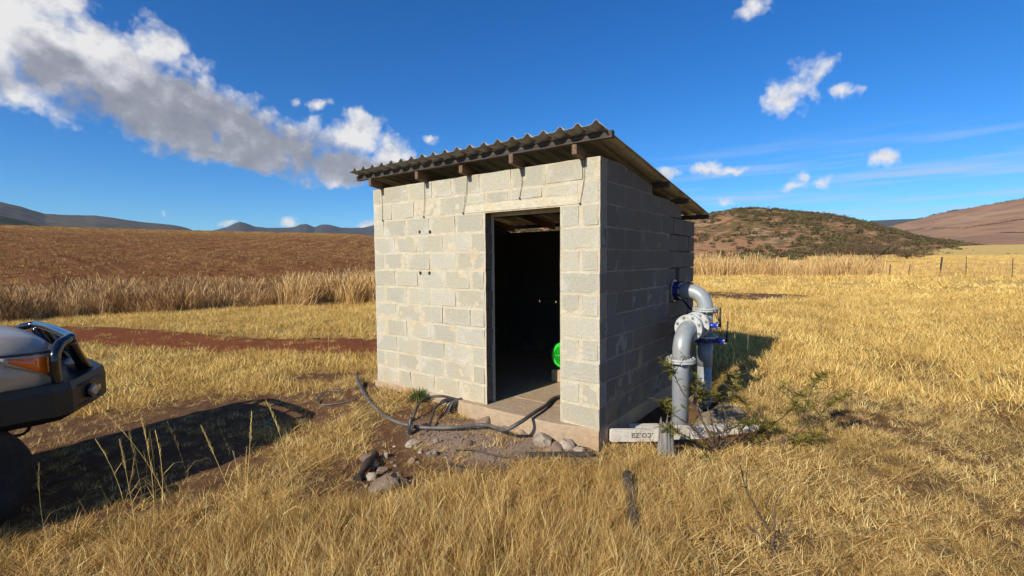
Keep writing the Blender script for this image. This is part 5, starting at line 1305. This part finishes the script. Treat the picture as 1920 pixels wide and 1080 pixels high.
# thorn bushes by the pipes
def thorn_bush(name, label, branches, leafy, seed, base=None, lm=None):
    r0 = empty(name, branches[0][0], 0, label, 'shrub'); O = Vector(r0.location); rr = random.Random(seed); g = np.random.default_rng(seed)
    bm = bmesh.new(); LV = []; LF = []; rn = []
    for bi, br in enumerate(branches):
        P_ = smooth_path([Vector(q)-O for q in br], 7); n_ = len(P_)
        P_ = [q+Vector((rr.uniform(-1, 1), rr.uniform(-1, 1), rr.uniform(-1, 1)))*.006 for q in P_]
        tube_into(bm, P_, [.0085*(1-.75*i/n_) for i in range(n_)], 5)
        for i in range(2, n_-1):       # thorns and side twigs
            if rr.random() < .8:
                d_ = Vector((rr.uniform(-1, 1), rr.uniform(-1, 1), rr.uniform(-.2, 1))).normalized(); tube_into(bm, [P_[i], P_[i]+d_*rr.uniform(.02, .05)], [.0022, .0006], 4)
            if rr.random() < .35:
                d_ = Vector((rr.uniform(-1, 1), rr.uniform(-1, 1), rr.uniform(.1, 1))).normalized(); e_ = P_[i]+d_*rr.uniform(.08, .2)
                tube_into(bm, [P_[i], (P_[i]+e_)/2+Vector((0, 0, .01)), e_], [.0035, .0025, .001], 4)
                if rr.random() < .3*leafy: P_.append(e_)
        if lm is not None and bi >= lm: continue
        anchors = [P_[int(n_*(.62+.38*rr.random()**.6))-1] for _ in range(int(38*leafy))]+P_[n_:]*6
        for a in anchors:              # pinnate sprays: rows of small leaflets on a short axis
            ax_ = Vector((rr.uniform(-1, 1), rr.uniform(-1, 1), rr.uniform(-.3, .6))).normalized(); sd2 = ax_.cross(Vector((0, 0, 1))).normalized(); up_ = Vector((0, 0, .35)); r1 = rr.random()
            for q in range(5):
                for s_ in (-1, 1):
                    c_ = a+ax_*(.008+.014*q); t_ = (sd2*s_+ax_*.3+up_*rr.uniform(-1, 1)).normalized(); b = len(LV); l_ = .017; w_ = .0048
                    LV.extend([tuple(c_-ax_*w_), tuple(c_+t_*l_*.6-ax_*w_*1.4), tuple(c_+t_*l_), tuple(c_+t_*l_*.5+ax_*w_*1.6)]); LF.append((b, b+1, b+2, b+3)); rn.extend([r1*.7+.3*rr.random()]*4)
    link('branches', mesh_of(bm, 'branches'), M['bark'], r0)
    if LV:
        me = np_mesh('leaves', np.array(LV), np.array(LF)); fattr(me, 'rnd', rn); link('leaves', me, M['thorn_leaf'], r0)
    return r0
g0 = gp(1345, 850, .0)
thorn_bush('thorn_bush', 'leafy thorn bush growing in front of the upright pipes', [[g0, wp(1325, 800, 4.2), wp(1280, 735, 4.15), wp(1262, 700, 4.1), wp(1245, 680, 4.05)], [g0, wp(1300, 805, 4.1), wp(1262, 775, 4.1), wp(1238, 748, 4.1)],
  [g0, wp(1335, 790, 4.3), wp(1322, 755, 4.35), wp(1300, 728, 4.3)], [g0, wp(1362, 790, 4.3), wp(1350, 755, 4.4), wp(1330, 735, 4.4)], [g0, wp(1375, 790, 4.3), wp(1372, 740, 4.45), wp(1385, 695, 4.6)], [g0, wp(1395, 800, 4.2), wp(1400, 765, 4.3), wp(1375, 735, 4.3)],
  [g0, wp(1290, 820, 4.0), wp(1250, 800, 4.0)], [g0, wp(1310, 770, 4.3), wp(1312, 715, 4.4)], [g0, wp(1350, 812, 4.1), wp(1420, 792, 4.2)]], 1.0, 11)
g1 = gp(1385, 838, .0)
thorn_bush('thorn_bush', 'thorn bush with one long low branch reaching right over the straw', [[g1, wp(1440, 832, 4.35), wp(1490, 815, 4.35), wp(1512, 760, 4.4), wp(1530, 715, 4.4), wp(1556, 697, 4.4)], [g1, wp(1460, 828, 4.35), wp(1520, 795, 4.3), wp(1555, 760, 4.3), wp(1590, 740, 4.3)],
  [g1, wp(1470, 835, 4.3), wp(1545, 815, 4.25)], [g1, wp(1420, 815, 4.4), wp(1450, 790, 4.4)], [g1, wp(1430, 810, 4.45), wp(1480, 770, 4.5), wp(1500, 735, 4.5)]], 1.6, 12)
g2 = gp(1450, 1062, .0)
thorn_bush('dead_shrub', 'thin dark leafless shrub in the right foreground grass', [[g2, wp(1440, 1000, 2.95), wp(1405, 930, 2.95), wp(1390, 880, 2.95)], [g2, wp(1452, 990, 2.9), wp(1455, 940, 2.9)], [g2, wp(1470, 1010, 2.85), wp(1485, 975, 2.85)], [g2, wp(1425, 1010, 2.9), wp(1400, 985, 2.9)]], 0, 13, lm=0)
g3 = px(1515, 499); q3 = lambda x, y: wp(x, y, float(np.dot(np.array(g3)-CAM, fw)))
bm = bmesh.new(); tube_into(bm, smooth_path([g3, q3(1525, 493), q3(1532, 489), q3(1535, 484)], 4), .06, 6); tube_into(bm, smooth_path([q3(1525, 493), q3(1516, 491), q3(1512, 495)], 4), .05, 6)
tag(link('fallen_branch', mesh_of(bm, 'fallen_branch'), M['bark']), 'small forked dead branch in front of the golden grass', 'branch')
# green weeds
def weed(label, loc, size, seed, n=60):
    d = blades(n, size*.5, size, size*.45, size*.11, 10, 75, 40, 3, seed); r0 = empty('weed', loc, 0, label, 'weed')
    V, Fc, rn, hg = d; me = np_mesh('leaves', V, Fc); fattr(me, 'rnd', rn); fattr(me, 'hgt', hg); link('leaves', me, M['weed'], r0)
    bm = bmesh.new(); rr = random.Random(seed)
    for q in range(6): a = rr.uniform(0, 6.3); tube_into(bm, [(0, 0, -.01), (math.cos(a)*size*.25, math.sin(a)*size*.25, size*.5), (math.cos(a)*size*.4, math.sin(a)*size*.4, size*.85)], [.004, .003, .001], 5)
    link('stems', mesh_of(bm, 'stems'), M['weed'], r0)
weed('dark green weed at the wall foot left of the cables', gp(785, 750, 0), .17, 501, 260)
weed('small green weed in the straw under the thorn bush', gp(1328, 868, 0), .12, 502, 70)
weed('grey green weed tuft below the hut corner', gp(1168, 885, 0), .08, 503, 60)
weed('low green weed at the left end of the wall foot', gp(735, 728, 0), .09, 504, 50)

# ------------------------------------------------------------------ fence
fz = empty('wire_fence', far_at(1762, 507, 41), 0, 'sagging wire fence with thin leaning posts across the right-hand field', 'fence'); FO = Vector(fz.location)
posts = [(1668, 40.5, .75, .03, .04), (1703, 41, .8, .02, .10), (1762, 40.5, 1.25, .05, .10), (1812, 42, 1.25, .02, -.02), (1898, 41, 1.15, .02, .02), (1965, 42, 1.2, .05, 0), (2040, 43, 1.2, .03, 0)]
tops = []
for (xp, r_, h_, w_, ln) in posts:
    b = Vector(far_at(xp, 500, r_))-FO; t_ = b+Vector((ln, ln, h_+.1)); bm = bmesh.new(); tube_into(bm, [b-Vector((0, 0, .2)), t_], w_, 8); link('post', mesh_of(bm, 'post'), M['dark_post'], fz); tops.append((b, t_))
for k in range(4):
    f_ = .3+.2*k; bm = bmesh.new(); pts = []
    for (b, t_), (b2_, t2_) in zip(tops[1:-1], tops[2:]):
        p0, p1 = b.lerp(t_, f_), b2_.lerp(t2_, f_)
        for s_ in range(5): q = p0.lerp(p1, s_/5); q.z -= .05*math.sin(math.pi*s_/5); pts.append(q)
    pts.append(tops[-1][0].lerp(tops[-1][1], f_)); tube_into(bm, pts, .004, 4); link('fence_wire', mesh_of(bm, 'fence_wire'), M['wire'], fz)


# ------------------------------------------------------------------ haze over the far hills
bm = bmesh.new(); add_box(bm, -6200, 6200, -7300, 7300, -60, 460)
hz = bpy.data.materials.new('haze'); hz.use_nodes = True; ht = NT(hz.node_tree); ht.n.clear(); ho = ht.new('ShaderNodeOutputMaterial'); pv = ht.new('ShaderNodeVolumePrincipled')
pv.inputs['Color'].default_value = (.80, .90, 1, 1); pv.inputs['Density'].default_value = .000045; ht.l.new(pv.outputs[0], ho.inputs['Volume'])
tag(link('haze', mesh_of(bm, 'haze'), hz), kind='stuff')
